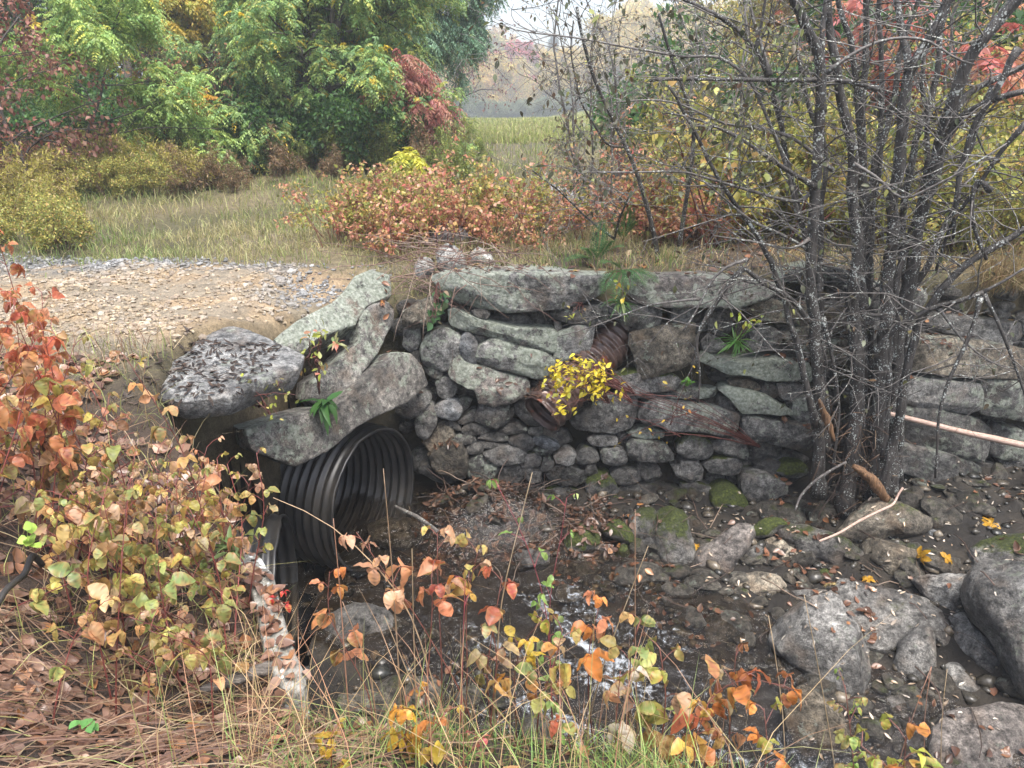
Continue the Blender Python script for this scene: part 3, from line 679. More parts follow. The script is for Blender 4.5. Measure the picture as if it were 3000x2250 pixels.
# ---------------------------------------------------------------- boulders of the stream and the bank
BOUL = """wet boulder with a moss cap standing tallest at the wall foot|M|0,90 60,80 120,130 150,240 180,330 150,430 60,480 -30,400 -80,250 -60,130|-1.88|m.5 w.6 r
dark rounded mossy boulder leaning against the tall moss capped one|Q|1010,160 1050,80 1120,65 1160,120 1180,230 1130,260 1060,235|-1.8|m.4 w.7 r
pinkish tan boulder with a dark hollow in its face|M|140,480 170,400 240,320 330,265 440,195 520,210 530,260 490,340 420,420 400,510 300,570 180,560|-1.95|w.15 tp
black glossy wet boulder squeezed between two tan boulders|M|420,430 480,360 560,315 610,350 615,470 520,500 420,505|-1.93|m.25 w.9 r
egg shaped yellowish grey boulder standing among fallen leaves|M|610,310 650,275 730,280 790,330 840,420 840,490 700,510 640,450 610,390|-1.95|ty r w.1
smooth light tan lozenge boulder at the water's edge|M|330,640 370,560 470,500 590,478 690,510 730,560 720,610 620,670 440,705 380,690|-2.0|ty r h1.5
long dark wet boulder with a pale peeled stick lying on it|M|640,200 760,185 950,225 1100,270 1180,330 1237,410 1200,490 1050,455 960,420 830,390 800,320 700,270|-1.85|w.7 m.3
bright green mossy rock below the leaf drift at the wall foot|M|530,230 590,150 700,140 760,180 700,210 640,250 560,260|-1.75|m.8 r
small flat mossy rock ringed by brown leaves|M|910,500 980,450 1040,490 1050,540 960,550|-1.9|m.5 r w.3
largest angular split block, light grey facets, in the stream foreground|O|85,340 150,270 250,210 370,150 410,180 470,290 540,430 600,510 580,560 480,620 400,675 330,610 220,540 140,480 110,410|-2.0|l.25 w.35 cX h1.35
half buried grey rock peeping over the angular split block|M|750,610 850,585 1000,590 1010,640 900,690 840,720 760,670|-1.95|w.5
big mossy tan boulder under the alder roots|N|125,330 200,230 290,170 400,130 520,160 600,210 680,260 660,330 560,370 440,350 380,390 250,400 140,370|-1.72|ty m.25 w.1 r h1.2
brown wet boulder with a drift of leaves in its cleft|N|270,420 310,385 450,420 600,460 670,540 660,610 560,660 480,690 380,620 350,560 300,480|-1.85|ty w.7 m.15
blue grey three cornered stone among orange leaves|N|660,340 720,325 770,380 850,490 770,500 690,460 650,390|-1.75|w.4 tb
low dark mossy stone beside a yellow leaf|N|700,560 760,520 850,540 900,600 800,620 700,612|-1.8|m.55 w.5 r
wide dark flat boulder spread with moss and leaves at the right edge|N|880,520 960,440 1060,380 1180,350 1290,360 1400,430 1380,560 1100,560 960,600 900,570|-1.7|m.45 w.5
large flat dark slab sprinkled with pale fallen leaves|O|390,110 450,85 560,110 700,150 810,180 890,250 950,330 880,380 820,340 700,360 640,390 540,370 470,260 420,190|-1.9|w.55 m.15 f
wedge of speckled grey rock pointing left at the big lichened boulder|N|595,640 640,620 800,610 940,610 960,690 930,830 850,870 740,800 650,720|-1.78|l.25 w.2
biggest boulder, dark with white lichen blotches, at the right edge|O|1010,150 1040,70 1100,20 1190,12 1290,50 1420,160 1440,420 1330,660 1240,590 1180,440 1100,330 1030,240|-1.8|l.42 w.45 r h1.25
tilted grey block with a yellow moss patch on its flank|O|935,260 1000,245 1060,310 1110,350 1170,450 1230,580 1215,612 1150,612 1060,545 1000,450 940,380|-1.95|w.3 m.2
upright smooth grey egg of schist surrounded by leaves|O|665,440 700,350 760,310 820,305 850,350 850,480 820,615 740,585 680,545 660,490|-2.0|w.35 r
small smooth grey stone wedged before the tilted mossy block|O|840,600 890,500 960,470 1000,510 1090,590 1100,640 1000,660 880,650|-2.0|w.4 r
broad purplish brown flat rock in the bottom right corner|O|880,770 930,700 1050,680 1200,670 1400,700 1450,900 1300,1000 900,1000 860,880|-2.05|w.4 tp f
dark low wet rock half hidden by yellow leaves|O|610,650 700,610 800,670 850,740 760,800 640,760|-2.05|w.8
brownish wet ledge in the stream bed below the split block|O|170,620 260,580 400,680 480,760 430,870 250,880 180,770|-2.08|w.8 ty f
deep green mossy rock above the wet twig|Q|715,220 760,150 820,125 870,170 880,240 800,280 740,260|-1.8|m.7 w.3 r
low dark wet rock in the middle of the stream|Q|685,340 760,285 860,275 880,310 860,380 760,395 700,380|-1.92|w.8
grey wet rock behind the forked red stem|Q|490,280 560,235 640,250 640,330 560,365 500,340|-1.85|w.6
thin flat wet stone between two mossy rocks|Q|850,240 930,225 950,270 885,290|-1.82|w.6 tp
mossy rock wedged under the dark rounded boulder|Q|905,160 960,110 1030,170 1040,230 980,210 910,190|-1.75|m.7 r w.3
small moss tufted stone at the edge of the riffle|Q|945,260 1000,225 1030,270 1020,310 960,300|-1.85|m.6 r w.3
flat greenish rock lying in the black pipe mouth|R|740,640 820,600 940,610 1080,650 1100,720 1000,770 850,770 750,730|-1.9|w.7 m.2
dark square rock below the second pipe|X|950,1790 1010,1770 1120,1785 1185,1830 1165,1885 1050,1905 960,1890|-1.98|w.6
small brown rock beside the lower pipe rim|R|480,900 540,870 600,900 650,970 500,1000|-1.92|w.5 ty
broad light grey boulder above the wall among dead grass|T|205,440 215,400 290,358 360,365 420,400 410,440 300,455|.02|l.1 t3
pale upright stone with a rounded top on the wall|T|255,520 265,460 310,445 370,500 362,550 280,562|.02|l.3 r t2
rounded grey stone behind bare stems on the wall top|T|390,500 420,460 480,490 500,530 420,535|.03|l.2 r t2
stone half sunk in bramble stems left of the pale upright one|T|160,545 190,495 235,510 240,560 180,580|.0|l.1 r"""
TONES.update(t2=(1.5, 1.5, 1.5), t3=(1.25, 1.2, 1.3)); 
for i, ln in enumerate(BOUL.split('\n')):
    lb, fr, ps, zb, os_ = ln.split('|'); d = dict(h=1.0, f=0, c=0); fl = 'f' in os_.split(); cx = 'cX' in os_.split()
    d.update(opts(' '.join(q for q in os_.split() if q not in ('f', 'cX'))))
    q = px(fr, ps); low = q[q[:, 1].argmax()][None]; zb = float(zb); c0 = at_z(low, zb)[0]
    hd = nrm(np.array([c0[0], c0[1], 0])); D0 = np.linalg.norm(c0-EYE); wpx, hpx = np.ptp(q[:, 0]), np.ptp(q[:, 1]); sz = min(wpx, hpx)*D0/FPX
    if fl: n = nrm(np.array([0, -.36, 1.0])); p0 = c0+np.array([0, 0, .07])
    else: n = nrm(-hd+np.array([0, 0, .75])); p0 = c0+hd*sz*.30
    P = on_plane(q, p0, n); w_ = np.linalg.norm(np.ptp(P, axis=0)); hc = ()
    if cx: hc = (((-.55, -.75, .35), .22), ((.8, -.45, .35), .3), ((-.1, -.35, .95), .2))
    V, F = stone(P, n, sz*(.42 if fl else .62), bulge=sz*(.1 if fl else (.42 if d['r'] else .36)), p=4 if fl else (2.2 if d['r'] else 2.8), amp=float(np.clip(sz*.08, .010, .04)), cuts=3 if d['r'] else 6, seed=1300+i, boulder=not fl, rnd=2 if d['r'] else 0, cutdepth=.12 if d['r'] else .26, scale=1.10, res=.02, hardcuts=hc)
    m_ = MB(); m_.add(V, F); HIT.append((V, F)); rg = np.random.default_rng(i)
    sprops(tag(m_.obj("boulder", STONE), lb, "boulder" if sz > .17 else "rock"), d['l'], d['m'], min(1, d['w']*.9+.32*(zb < -.5)), np.array(d['t'])*rg.uniform(1.15, 1.75))

# ---------------------------------------------------------------- culvert pipes
def pipe(c, a, L, R, pitch=.072, depth=.017, wall_=.02, seg=96, fade=.12, jag=.012, seed=0):
    a = nrm(np.asarray(a, float)); u = nrm(np.cross(a, [0, 0, 1])); w = np.cross(u, a); th = np.arange(seg)*2*math.pi/seg; rg = np.random.default_rng(seed)
    ns = int(L/pitch*8); t = np.linspace(0, L, ns); rad = depth*np.cos(t/pitch*2*math.pi)*np.clip((t)/fade, .0, 1)
    je = (fbm(np.stack([np.cos(th)*4, np.sin(th)*4, th*0+seed], 1), seed, 3)-.5)*2*jag
    def sh(r0, sgn):
        r = r0+rad[:, None]*sgn; tt = t[:, None]+np.where(t[:, None] < .03, je[None], 0)
        return c-a*tt[..., None]+(np.cos(th)[None, :, None]*u+np.sin(th)[None, :, None]*w)*(r+0*th[None])[..., None]
    A = sh(R, 1); B = sh(R-wall_, 1); V = np.concatenate([A, B[::-1]]).reshape(-1, 3); n = 2*ns
    V2 = V
    i = np.arange(n)[:, None]; j = np.arange(seg)[None]; i2 = (i+1) % n; j2 = (j+1) % seg
    cap = np.vstack([V2[(ns-1)*seg:ns*seg], V2[(ns-1)*seg:ns*seg].mean(0)]); V2 = np.vstack([V2, cap]); b0 = n*seg; jj = np.arange(seg)  # disc added over the buried end to keep light out of the pipe
    return V2, [np.stack([i*seg+j, i*seg+j2, i2*seg+j2, i2*seg+j], -1).reshape(-1, 4), np.stack([b0+jj, b0+(jj+1) % seg, np.full(seg, b0+seg)], 1)]
m_ = MB(); m_.add(*pipe(PC, PA, 2.6, .53, seed=4)); tag(m_.obj("culvert_pipe", PLASTIC), "large black ribbed plastic culvert pipe with wide open mouth beside the wall", "culvert pipe")
HIT.append((m_.V[0], m_.F))
m_ = MB(); m_.add(*pipe(P2, PA2, 2.5, .50, seed=8)); tag(m_.obj("culvert_pipe", PLASTIC), "second black ribbed pipe, seen from its side, below the brambles and concrete edge", "culvert pipe")
ra = on_plane(px('B', "930,800"), WP(-.22), WN)[0]; rb = at_y(px('C', "1600,270"), 5.36)[0]
V, F = pipe(rb, nrm(rb-ra), np.linalg.norm(rb-ra)+.35, .165, pitch=.07, depth=.012, wall_=.006, seg=56, fade=.01, jag=.01, seed=6)
m_ = MB(); m_.add(V, F); tag(m_.obj("drain_pipe", RUST), "rusty corrugated steel pipe hanging out of a gap in the stone wall", "drain pipe"); HIT.append((V, F))
# concrete edge beside the lower pipe
q = px('V', "528,1178 560,1188 592,1250 612,1330 632,1400 668,1475 640,1505 592,1478 566,1390 548,1290 516,1215")
P = at_z(q, -.69); V, F = stone(P, (0, 0, 1), 1.1, .02, 8, .02, 2, 41, scale=1.0, res=.018); m_ = MB(); m_.add(V, F); HIT.append((V, F))
tag(m_.obj("concrete_edge", CONC), "crumbling pale concrete wall edge with white lichen beside the lower pipe", "concrete edge")
# weathered log on the grass, driftwood, sticks
def log(name, label, cat, pts, r, m, k=14, rough=.12, seed=0, n=18):
    P = smooth_path(np.asarray(pts, float), n); m_ = MB(); tube(P, np.interp(np.linspace(0, 1, n), np.linspace(0, 1, len(r)), r), k, mb=m_, rough=rough, seed=seed)
    return tag(m_.obj(name, m), label, cat)
q = at_y(px('V', "1192,418 1270,455 1400,505"), [9.6, 9.2, 8.7])
log("fallen_log", "big silver grey weathered log lying behind the bramble shrubs", "log", q, (.12, .14, .13), WOOD, 18, .1, 1)
q = at_z(px('V', "432,1492 510,1468 585,1442"), -.66); log("driftwood", "dark mossy piece of driftwood lying in the dead grass by the concrete edge", "driftwood", q, (.012, .022, .026), DRIFT, 10, .25, 2)
q = at_y(px('H', "230,415 700,530 1300,680 2080,850 2600,960"), [5.28, 5.3, 5.32, 5.34, 5.3]); log("peeled_branch", "long pinkish barkless branch leaning across the wall behind the alder", "branch", q, (.016, .02, .023, .027, .03), PALEWOOD, 10, .1, 3)
q = np.vstack([at_y(px('F', "1990,1050 1850,1120 1590,1290"), [5.0, 5.0, 5.0]), at_y(px('F', "1420,1470 1370,1640"), [5.0, 4.95])])
log("stick", "dark broken stick with peeled yellow patches before the alder trunks", "stick", q, (.009, .011, .01, .008), TWIG, 7, .1, 4)
q = at_y(px('N', "0,392 120,345 240,270 380,200 470,165 480,110 520,60"), [4.45, 4.55, 4.7, 4.8, 4.85, 4.9, 4.9]); log("peeled_stick", "pale yellow peeled stick curving over the dark boulders", "stick", q, (.008, .009, .01, .008), PALEWOOD, 7, .05, 5, 26)
q = at_z(px('R', "870,540 1000,600 1110,680"), -1.62); log("stick", "dark straight stick poking from the black pipe mouth", "stick", q, (.012, .016, .014), TWIG, 8, .1, 6)
q = at_z(px('V', "-20,1350 20,1300 60,1262 78,1225 92,1222"), -.27); q[:, 2] += (.02, .05, .04, .06, .0); log("hose", "thin black plastic hose curving through dead leaves at the left edge", "hose", q, (.011, .011), PLASTIC, 10, 0, 7, 24)
# water
wx = np.arange(-2.2, 3.6, .03); wy = np.arange(2.0, 5.9, .03); Xw, Yw = np.meshgrid(wx, wy); d = chan(Xw, Yw)
Zw = bed(Xw, Yw)-.15*(1-np.exp(-(d/.42)**2))+.185+.012*(fb2(Xw, Yw, 9, 31).reshape(Xw.shape)-.5)*2
fs = (fbm(np.stack([(Xw.ravel()*.8-Yw.ravel()*.6)*3, (Xw.ravel()*.6+Yw.ravel()*.8)*9, Xw.ravel()*0], 1), 33, 4).reshape(Xw.shape))
foam = np.clip((np.exp(-(((Xw-.35)/.6)**2+((Yw-3.85)/.6)**2))*.5+.22*np.exp(-(((Xw-1.3)/.5)**2+((Yw-3.1)/.3)**2)))*np.clip((fs-.38)*4.5, 0, 1.1), 0, .7)
ok = (d < .95) & (gully(Xw, Yw) > .25); idw = np.arange(Xw.size).reshape(Xw.shape)
Fw = np.stack([idw[:-1, :-1], idw[:-1, 1:], idw[1:, 1:], idw[1:, :-1]], -1).reshape(-1, 4); Fw = Fw[ok.ravel()[Fw].all(1)]
us = np.unique(Fw); rm = np.full(Xw.size, -1); rm[us] = np.arange(len(us))
m_ = MB(); m_.add(np.stack([Xw, Yw, Zw], -1).reshape(-1, 3)[us], rm[Fw], np.repeat(foam.reshape(-1, 1)[us], 3, 1)); tag(m_.obj("stream_water", WATER, origin=(0, 0, -2)), kind='structure')
# ---------------------------------------------------------------- trees and shrubs (each: trunk + crown)
def gz(x, y): return Z1(x, y)
def gpos(X, y):
    """ground point under view column X at distance y"""
    x = float(at_y(vpx(X, 800), y)[0, 0])
    x = float(ray(vpx(X, 400))[0, 0]/ray(vpx(X, 400))[0, 1]*y)
    return np.array([x, y, gz(x, y)-.03])
def tree(name, label, cat, base, h, r, foliage, seed, kids=(9, 7, 5), stems=1, lean=(0, 0), spread=.35, bark=DBARK, group=None, ang=(.9, .8, .8), rat=(.5, .5, .5), wig=.3, grav=(0, -.03, -.1), bare=.15, tname='trunk', cname='crown', fork=.0):
    rg = np.random.default_rng(seed); root = empty(name, base, label, cat, group); tm = MB(); cm = MB(); nodes = []
    for s in range(stems):
        a = rg.uniform(0, 6.28); d = np.array([lean[0]+math.cos(a)*spread*(stems > 1), lean[1]+math.sin(a)*spread*(stems > 1), 1.0])
        p = np.array([math.cos(a), math.sin(a), 0])*.05*(stems > 1)
        grow(rg, tm, p, d, h*rg.uniform(.85, 1.05), r*rg.uniform(.7, 1), 0, nodes, kids, ang, rat, grav, wig, 7, None, bare)
    o = tm.obj(tname, bark, root, (0, 0, 0)); foliage(rg, cm, nodes)
    if cm.n: cm.obj(cname, LEAF, root, (0, 0, 0))
    return root
def F_comp(per, RL, npair, LL, LW, pal, droop=.9, keep=1.0):
    def f(rg, mb, nodes):
        if keep < 1: nodes = [q for q in nodes if rg.random() < keep]
        compound(rg, mb, nodes, per, RL, npair, LL, LW, pal, droop)
    return f
def F_simp(per, LL, LW, pal, droop=.4, keep=1.0, spread=.05, lvl='lo', **kw):
    def f(rg, mb, nodes): simple(rg, mb, nodes, per, LL, LW, pal, droop, lvl, keep=keep, spread=spread, **kw)
    return f
LOC = [(3, (.22, .35, .11)), (3, (.16, .29, .11)), (3, (.30, .41, .12)), (1.5, (.40, .42, .10)), (.5, YEL)]
LIM = [(3, (.32, .46, .14)), (2, (.42, .52, .14)), (.7, (.52, .50, .10)), (2, (.24, .40, .13))]
BLG = [(3, (.15, .27, .17)), (2, (.21, .34, .21)), (1, (.12, .2, .1)), (.4, YGR)]
SUM = [(3, (.40, .15, .12)), (2, (.30, .09, .085)), (2, (.44, .24, .15)), (2, (.22, .08, .06))]
# left group
tree("locust_tree", "tall broad green locust tree with a forked dark trunk beside the grassy clearing", "tree", gpos(655, 13.2), 4.0, .10, F_comp(3, .24, 6, .062, .026, LOC, 1.0), 11, (13, 8, 6), 3, (-.02, 0), .24, ang=(1.15, .8, .8), rat=(.56, .52, .5), bare=.10)
tree("locust_tree", "slender lime green locust sapling leaning right near the left edge", "tree", gpos(150, 10.6), 2.5, .035, F_comp(3, .25, 6, .058, .024, LIM, 1.0), 12, (11, 6, 5), 1, (.34, 0), .3, ang=(1.1, .8, .8), rat=(.52, .52, .5), bare=.12)
tree("locust_tree", "drooping blue green tree towering behind the red sumac", "tree", gpos(700, 16.5), 6.2, .12, F_comp(3, .30, 6, .085, .026, BLG, 1.4), 13, (15, 8, 6), 2, (.0, 0), .10, ang=(.9, .8, .8), rat=(.29, .52, .5), bare=.18, grav=(0, -.06, -.3))
tree("sumac_tree", "red sumac with drooping feathered leaves at the right end of the tree group", "sumac", gpos(895, 13.0), 1.55, .045, F_comp(2, .42, 8, .105, .026, SUM, 1.1), 14, (7, 5), 4, (.10, 0), .30, ang=(.7, .7), rat=(.5, .5), bare=.45)
tree("locust_tree", "dark green tree behind the gap between the two locusts", "tree", gpos(440, 18.5), 5.5, .12, F_comp(3, .3, 6, .085, .03, BLG+[(2, DGR)], 1.2), 15, (14, 8, 5), 2, (0, 0), .15, ang=(1.0, .8, .8), rat=(.45, .5, .5), bare=.2)
tree("ash_tree", "yellow leaved tree at the top left behind the lime sapling", "tree", gpos(310, 15.5), 4.6, .10, F_comp(2, .3, 4, .11, .045, [(3, (.58, .42, .07)), (2, (.45, .42, .10)), (1, YGR)], 1.0), 16, (12, 7, 5), 2, (0, 0), .22, ang=(1.0, .8, .8), rat=(.5, .5, .5), bare=.45)
tree("maple_tree", "dull red thin leaved small tree at the left edge", "tree", gpos(40, 9.6), 2.3, .04, F_simp(3, .07, .05, [(3, (.22, .08, .06)), (2, (.34, .17, .13)), (2, BRN), (1, (.45, .24, .15))], .6, .3), 17, (10, 7, 5), 4, (.05, 0), .32, ang=(.8, .8, .8), bare=.15)
tree("bare_shrub", "leafless purplish shrub in the gap between lime and green locusts", "shrub", gpos(425, 13.2), 1.7, .025, F_simp(1, .06, .04, [(1, BRN), (1, (.4, .2, .1))], .6, .12), 18, (8, 7, 5), 7, (0, 0), .35, ang=(.5, .6, .7), bare=.2)
tree("sumac_tree", "small orange yellow sumac beside the leafless purplish shrub", "sumac", gpos(455, 12.4), 1.15, .025, F_comp(2, .4, 8, .10, .028, [(3, (.55, .30, .05)), (2, (.5, .16, .05)), (2, YEL)], 1.0), 19, (5, 3), 2, (0, 0), .2, ang=(.8, .7), rat=(.35, .5), bare=.5)
tree("sumac_tree", "bright yellow green sumac sapling standing before the red sumac", "sumac", gpos(885, 10.6), .55, .018, F_comp(3, .30, 7, .085, .028, [(3, (.50, .46, .05)), (2, (.36, .42, .06))], .9), 20, (4, 3), 1, (0, 0), .1, ang=(.8, .7), rat=(.3, .5), bare=.35)
for i, (X, y, h, lb) in enumerate([(70, 20, 6.5, "tall dull green tree far behind the left edge"), (230, 21, 6.5, "tall green tree far behind the lime sapling"), (420, 20, 7, "tall dark tree rising behind the broad locust"), (540, 22, 6.5, "dense green tree between the broad locust and the drooping one"), (-130, 14, 5, "green tree partly cut by the left edge of the view")]):
    tree("deciduous_tree", lb, "tree", gpos(X, y), h, .12, F_simp(5, .11, .06, [(3, DGR), (3, GRN), (1, OLV), (1, YGR)], .5, 1, .12), 30+i, (14, 8, 6), 2, (0, 0), .15, ang=(1.0, .8, .8), rat=(.38, .5, .5), bare=.12)
# fog trees at the end of the clearing: prototypes and copies
FG = [("birch_sapling", "yellow birch saplings fading into the fog", [(3, (.62, .46, .10)), (2, (.55, .36, .08)), (2, (.42, .40, .12))], 8.4, .08, 3, .10),
      ("birch_sapling", "tan and orange saplings fading into the fog", [(3, (.55, .33, .11)), (1, (.40, .22, .10)), (2, (.6, .46, .12))], 7.8, .08, 3, .12),
      ("willow_bush", "grey green bushes at the far edge of the clearing", [(3, (.16, .19, .09)), (2, (.2, .22, .11))], 4.2, .06, 8, .45)]
fogs = []
for i, (nm, gp, pal, h, r, st, sp) in enumerate(FG):
    fogs.append(tree(nm, gp.replace('saplings', 'sapling').replace('bushes', 'bush').replace(' fading', ', one of many fading').replace('bush at', 'bush, one of several at'), "tree" if i < 2 else "bush", gpos(1100, 70), h, r, F_simp(4, .26, .16, pal, .5, 1, .28), 50+i, (12, 6, 4), st, (0, 0), sp, ang=(.6, .7, .8), rat=(.34, .5, .5), bare=.1, group=gp))
rg = np.random.default_rng(5); fpos = []
for i in range(64):
    X = rg.uniform(930, 1560); y = rg.uniform(118, 185); k = rg.choice([0, 0, 0, 1, 1]); fpos.append((X, y, k, rg.uniform(.65, 1.0)*(y/76)*1.15))
for X, y in ((1130, 110), (1190, 106), (1235, 108), (1085, 114), (1010, 108), (1285, 104), (1060, 110), (1160, 117)): fpos.append((X, y, 2, rg.uniform(.45, .8)))
for i, (X, y, k, s) in enumerate(fpos):
    if k < 2 and 950 < X < 1300: s = min(s, .62*(y/72))
    src = fogs[k]; loc = gpos(X, y)
    if not src.get('used'): src.location = tuple(loc); src.scale = (s, s, s); src['used'] = 1
    else: dup(src, loc, rg.uniform(0, 6.28), s)
for f in fogs: del f['used']
for f in COL.objects:
    if 'used' in f: del f['used']
tree("maple_tree", "crimson maple glowing dimly in the fog", "tree", gpos(1122, 150), 13.4, .22, F_simp(7, .55, .4, [(3, (.50, .05, .09)), (1, (.55, .14, .12))], .4, 1, .14), 61, (13, 7, 5), 2, (0, 0), .12, ang=(.8, .7, .7), rat=(.34, .5, .5), bare=.15)
tree("birch_tree", "pale orange round crowned tree above the crimson maple in the fog", "tree", gpos(1100, 185), 19, .3, F_simp(5, .66, .45, [(3, (.5, .3, .1)), (2, (.5, .4, .16))], .4, 1, .2), 62, (13, 7, 5), 2, (0, 0), .2, ang=(.9, .8, .7), rat=(.40, .5, .5), bare=.3)
tree("birch_tree", "pale yellow green tree left of the crimson maple in the fog", "tree", gpos(1045, 160), 14.0, .25, F_simp(5, .6, .4, [(3, (.4, .38, .1)), (2, (.5, .42, .12))], .4, 1, .2), 63, (12, 7, 5), 2, (0, 0), .2, ang=(.9, .8, .7), rat=(.40, .5, .5), bare=.2)
def conifer(label, base, h, r, seed, pal=[(2, (.03, .06, .04)), (1, (.05, .09, .05))], LL=.22):
    rg = np.random.default_rng(seed); root = empty("pine_tree", base, label, "pine"); tm = MB(); cm = MB(); nodes = []
    tube(np.array([(0, 0, 0), (0, 0, h*.5), (0, 0, h)]), (h*.018, h*.012, .01), 7, mb=tm)
    for i in range(int(min(h, 6)*16)):
        z = h*(.08+.9*rg.random()); L = r*(1-z/h)**.8*rg.uniform(.6, 1.1)+.1; a = rg.uniform(0, 6.28)
        grow(rg, tm, (0, 0, z), (math.cos(a), math.sin(a), .12), L, .012+.006*L, 1, nodes, (0, 5, 0), (0, .7, .7), (0, .4, .4), (0, -.03, -.05), .15, 5, None, .2)
    tm.obj("trunk", DBARK, root, (0, 0, 0)); simple(rg, cm, nodes, 9, LL, LL*.1, pal, .1, 'lo', spread=.05); cm.obj("crown", LEAF, root, (0, 0, 0)); return root
conifer("dark pine standing dim in the fog right of the crimson maple", gpos(1190, 170), 16, 4.2, 71, LL=.75)
conifer("faint pine in the fog beside the drooping blue green tree", gpos(985, 165), 18, 4.0, 72, LL=.75)
conifer("dark green pine at the right edge behind the alder", gpos(2240, 9.5), 3.2, 1.0, 73, [(2, (.035, .09, .05)), (1, (.06, .13, .07))], .14)
tree("bare_tree", "thin bare tree with few purple brown leaves in the fog behind the sumac", "tree", gpos(975, 30), 4.2, .05, F_simp(1, .12, .08, [(1, (.22, .12, .1))], .5, .3), 74, (12, 7, 5), 2, (0, 0), .15, ang=(.7, .7, .7), bare=.3)
# trees behind the alder on the right
for i, (X, y, h, pal, lb) in enumerate([(1640, 22, 4.5, [(2, (.42, .33, .14)), (2, (.3, .26, .13))], "pale tan tree behind the left side of the alder"), (1720, 19, 5, [(3, (.46, .38, .12)), (1, (.4, .22, .1))], "faded yellow tree behind the middle of the alder"), (1780, 17, 5.5, [(3, (.35, .36, .13)), (1, YEL)], "pale green yellow tree behind the red sumac leaves"), (2000, 16, 5.5, [(3, (.42, .36, .1)), (1, GRN), (1, (.4, .25, .1))], "yellowish tree behind the right part of the alder"), (2200, 14, 5, [(2, YGR), (2, GRN), (1, YEL)], "green yellow tree at the right edge behind the pine"), (2420, 12, 5, [(2, YGR), (2, GRN)], "green tree cut by the right edge of the view")]):
    tree("deciduous_tree", lb, "tree", gpos(X, y), h, .08, F_simp(3, .10, .065, pal, .5, .8, .12), 80+i, (13, 7, 5), 3, (0, 0), .25, ang=(1.0, .8, .8), rat=(.36, .5, .5), bare=.08)
tree("sumac_tree", "scarlet and orange sumac at the top right behind the alder trunks", "sumac", gpos(1900, 8.2), 2.1, .035, F_comp(1, .40, 6, .14, .05, [(3, (.46, .13, .11)), (3, (.52, .26, .14)), (1, (.44, .16, .15))], .9, .5), 90, (6, 4), 3, (-.05, 0), .28, ang=(.8, .7), rat=(.36, .5), bare=.72)
# ---------------------------------------------------------------- bushes: prototypes and copies, each copy a plant of its own
def bush(name, label, cat, h, r, nst, fol, seed, kids=(6, 4), spread=.5, stemcol=None, group=None, bare=.25, wig=.25, ang=(.6, .7), rat=(.45, .5), bark=CANE, cc=(.12, .06, .05)):
    rg = np.random.default_rng(seed); root = empty(name, (0, -50, 0), label, cat, group); tm = MB(); cm = MB(); nodes = []
    for s in range(nst):
        a = rg.uniform(0, 6.28); k = spread*math.sqrt(rg.random()); d = np.array([math.cos(a)*k, math.sin(a)*k, 1.0]); p = np.array([math.cos(a), math.sin(a), 0])*r*.8*rg.random()
        grow(rg, tm, p, d, h*rg.uniform(.35, 1.25), .0065*h+.002, 0, nodes, kids, ang, rat, (0, -.03, -.06), wig, 5, None, bare, np.array(cc)*rg.uniform(.7, 1.4))
    tm.obj("stems", bark, root, (0, 0, 0)); fol(rg, cm, nodes); cm.obj("foliage", LEAF, root, (0, 0, 0)); root['proto'] = 1
    return root
USED = {}
def put(proto, x, y, s=1.0, label=None, group=None, rz=None, rg=np.random.default_rng(3), dz=-.02, tilt=None):
    loc = (x, y, gz(x, y)+dz); rz = rg.uniform(0, 6.28) if rz is None else rz; tl = tilt or (rg.normal(0, .07), rg.normal(0, .07))
    if 'proto' in proto:
        del proto['proto']; proto.location = loc; proto.rotation_euler = (tl[0], tl[1], rz); proto.scale = (s, s, s)
        if label: proto['label'] = label
        if group: proto['group'] = group
        return proto
    return dup(proto, loc, rz, s, label, group, tl)
def many(protos, pts, label, group, smin=.75, smax=1.2, seed=1):
    rg = np.random.default_rng(seed)
    for i, (x, y) in enumerate(pts): put(protos[i % len(protos)], x, y, rg.uniform(smin, smax), label, group, rg=rg)
def scat(n, X0, X1, y0, y1, seed, cond=None):
    rg = np.random.default_rng(seed); o = []
    while len(o) < n:
        y = rg.uniform(y0, y1); X = rg.uniform(X0, X1); x = float((X*3000/2212-1500)/FPX*y/(CP+SP*.22))
        if cond is None or cond(x, y): o.append((x, y))
    return o
# understory below the left trees
und = [bush("understory_shrub", None, "shrub", 1.0, .6, 9, F_simp(5, .085, .05, [(3, DGR), (2, GRN), (1, (.07, .15, .05))], .4, 1, .08), 100+i, (7, 5), .7) for i in range(2)]
many(und, scat(22, 380, 830, 12.4, 15.0, 1)+scat(12, -60, 420, 11.5, 15, 2), "dark green leafy shrub in the thicket under the left trees", "dark green shrubs under the left trees", .6, 1.05)
gold = [bush("goldenrod", None, "weed", .62, .3, 8, F_simp(3, .065, .014, p, .3, .8, .02), 110+i, (6, 3), .35, cc=(.16, .12, .05)) for i, p in enumerate([[(3, (.30, .28, .06)), (2, (.42, .36, .07)), (1, TAN)], [(3, (.16, .22, .06)), (2, (.24, .27, .07)), (1, YGR)], [(3, (.20, .12, .07)), (2, (.3, .2, .1)), (1, OLV)]])]
many([gold[0], gold[2]], scat(14, -60, 120, 8.0, 10.0, 3)+scat(34, 60, 520, 10.3, 11.6, 33), "yellowing weed clump along the left border of the clearing", "weeds along the left border of the clearing", .55, 1.0)
many([gold[1], gold[2]], scat(30, 350, 960, 11.6, 13.0, 4)+scat(6, 930, 1010, 11, 16, 5), "green brown weed clump along the foot of the trees", "weeds along the foot of the trees")
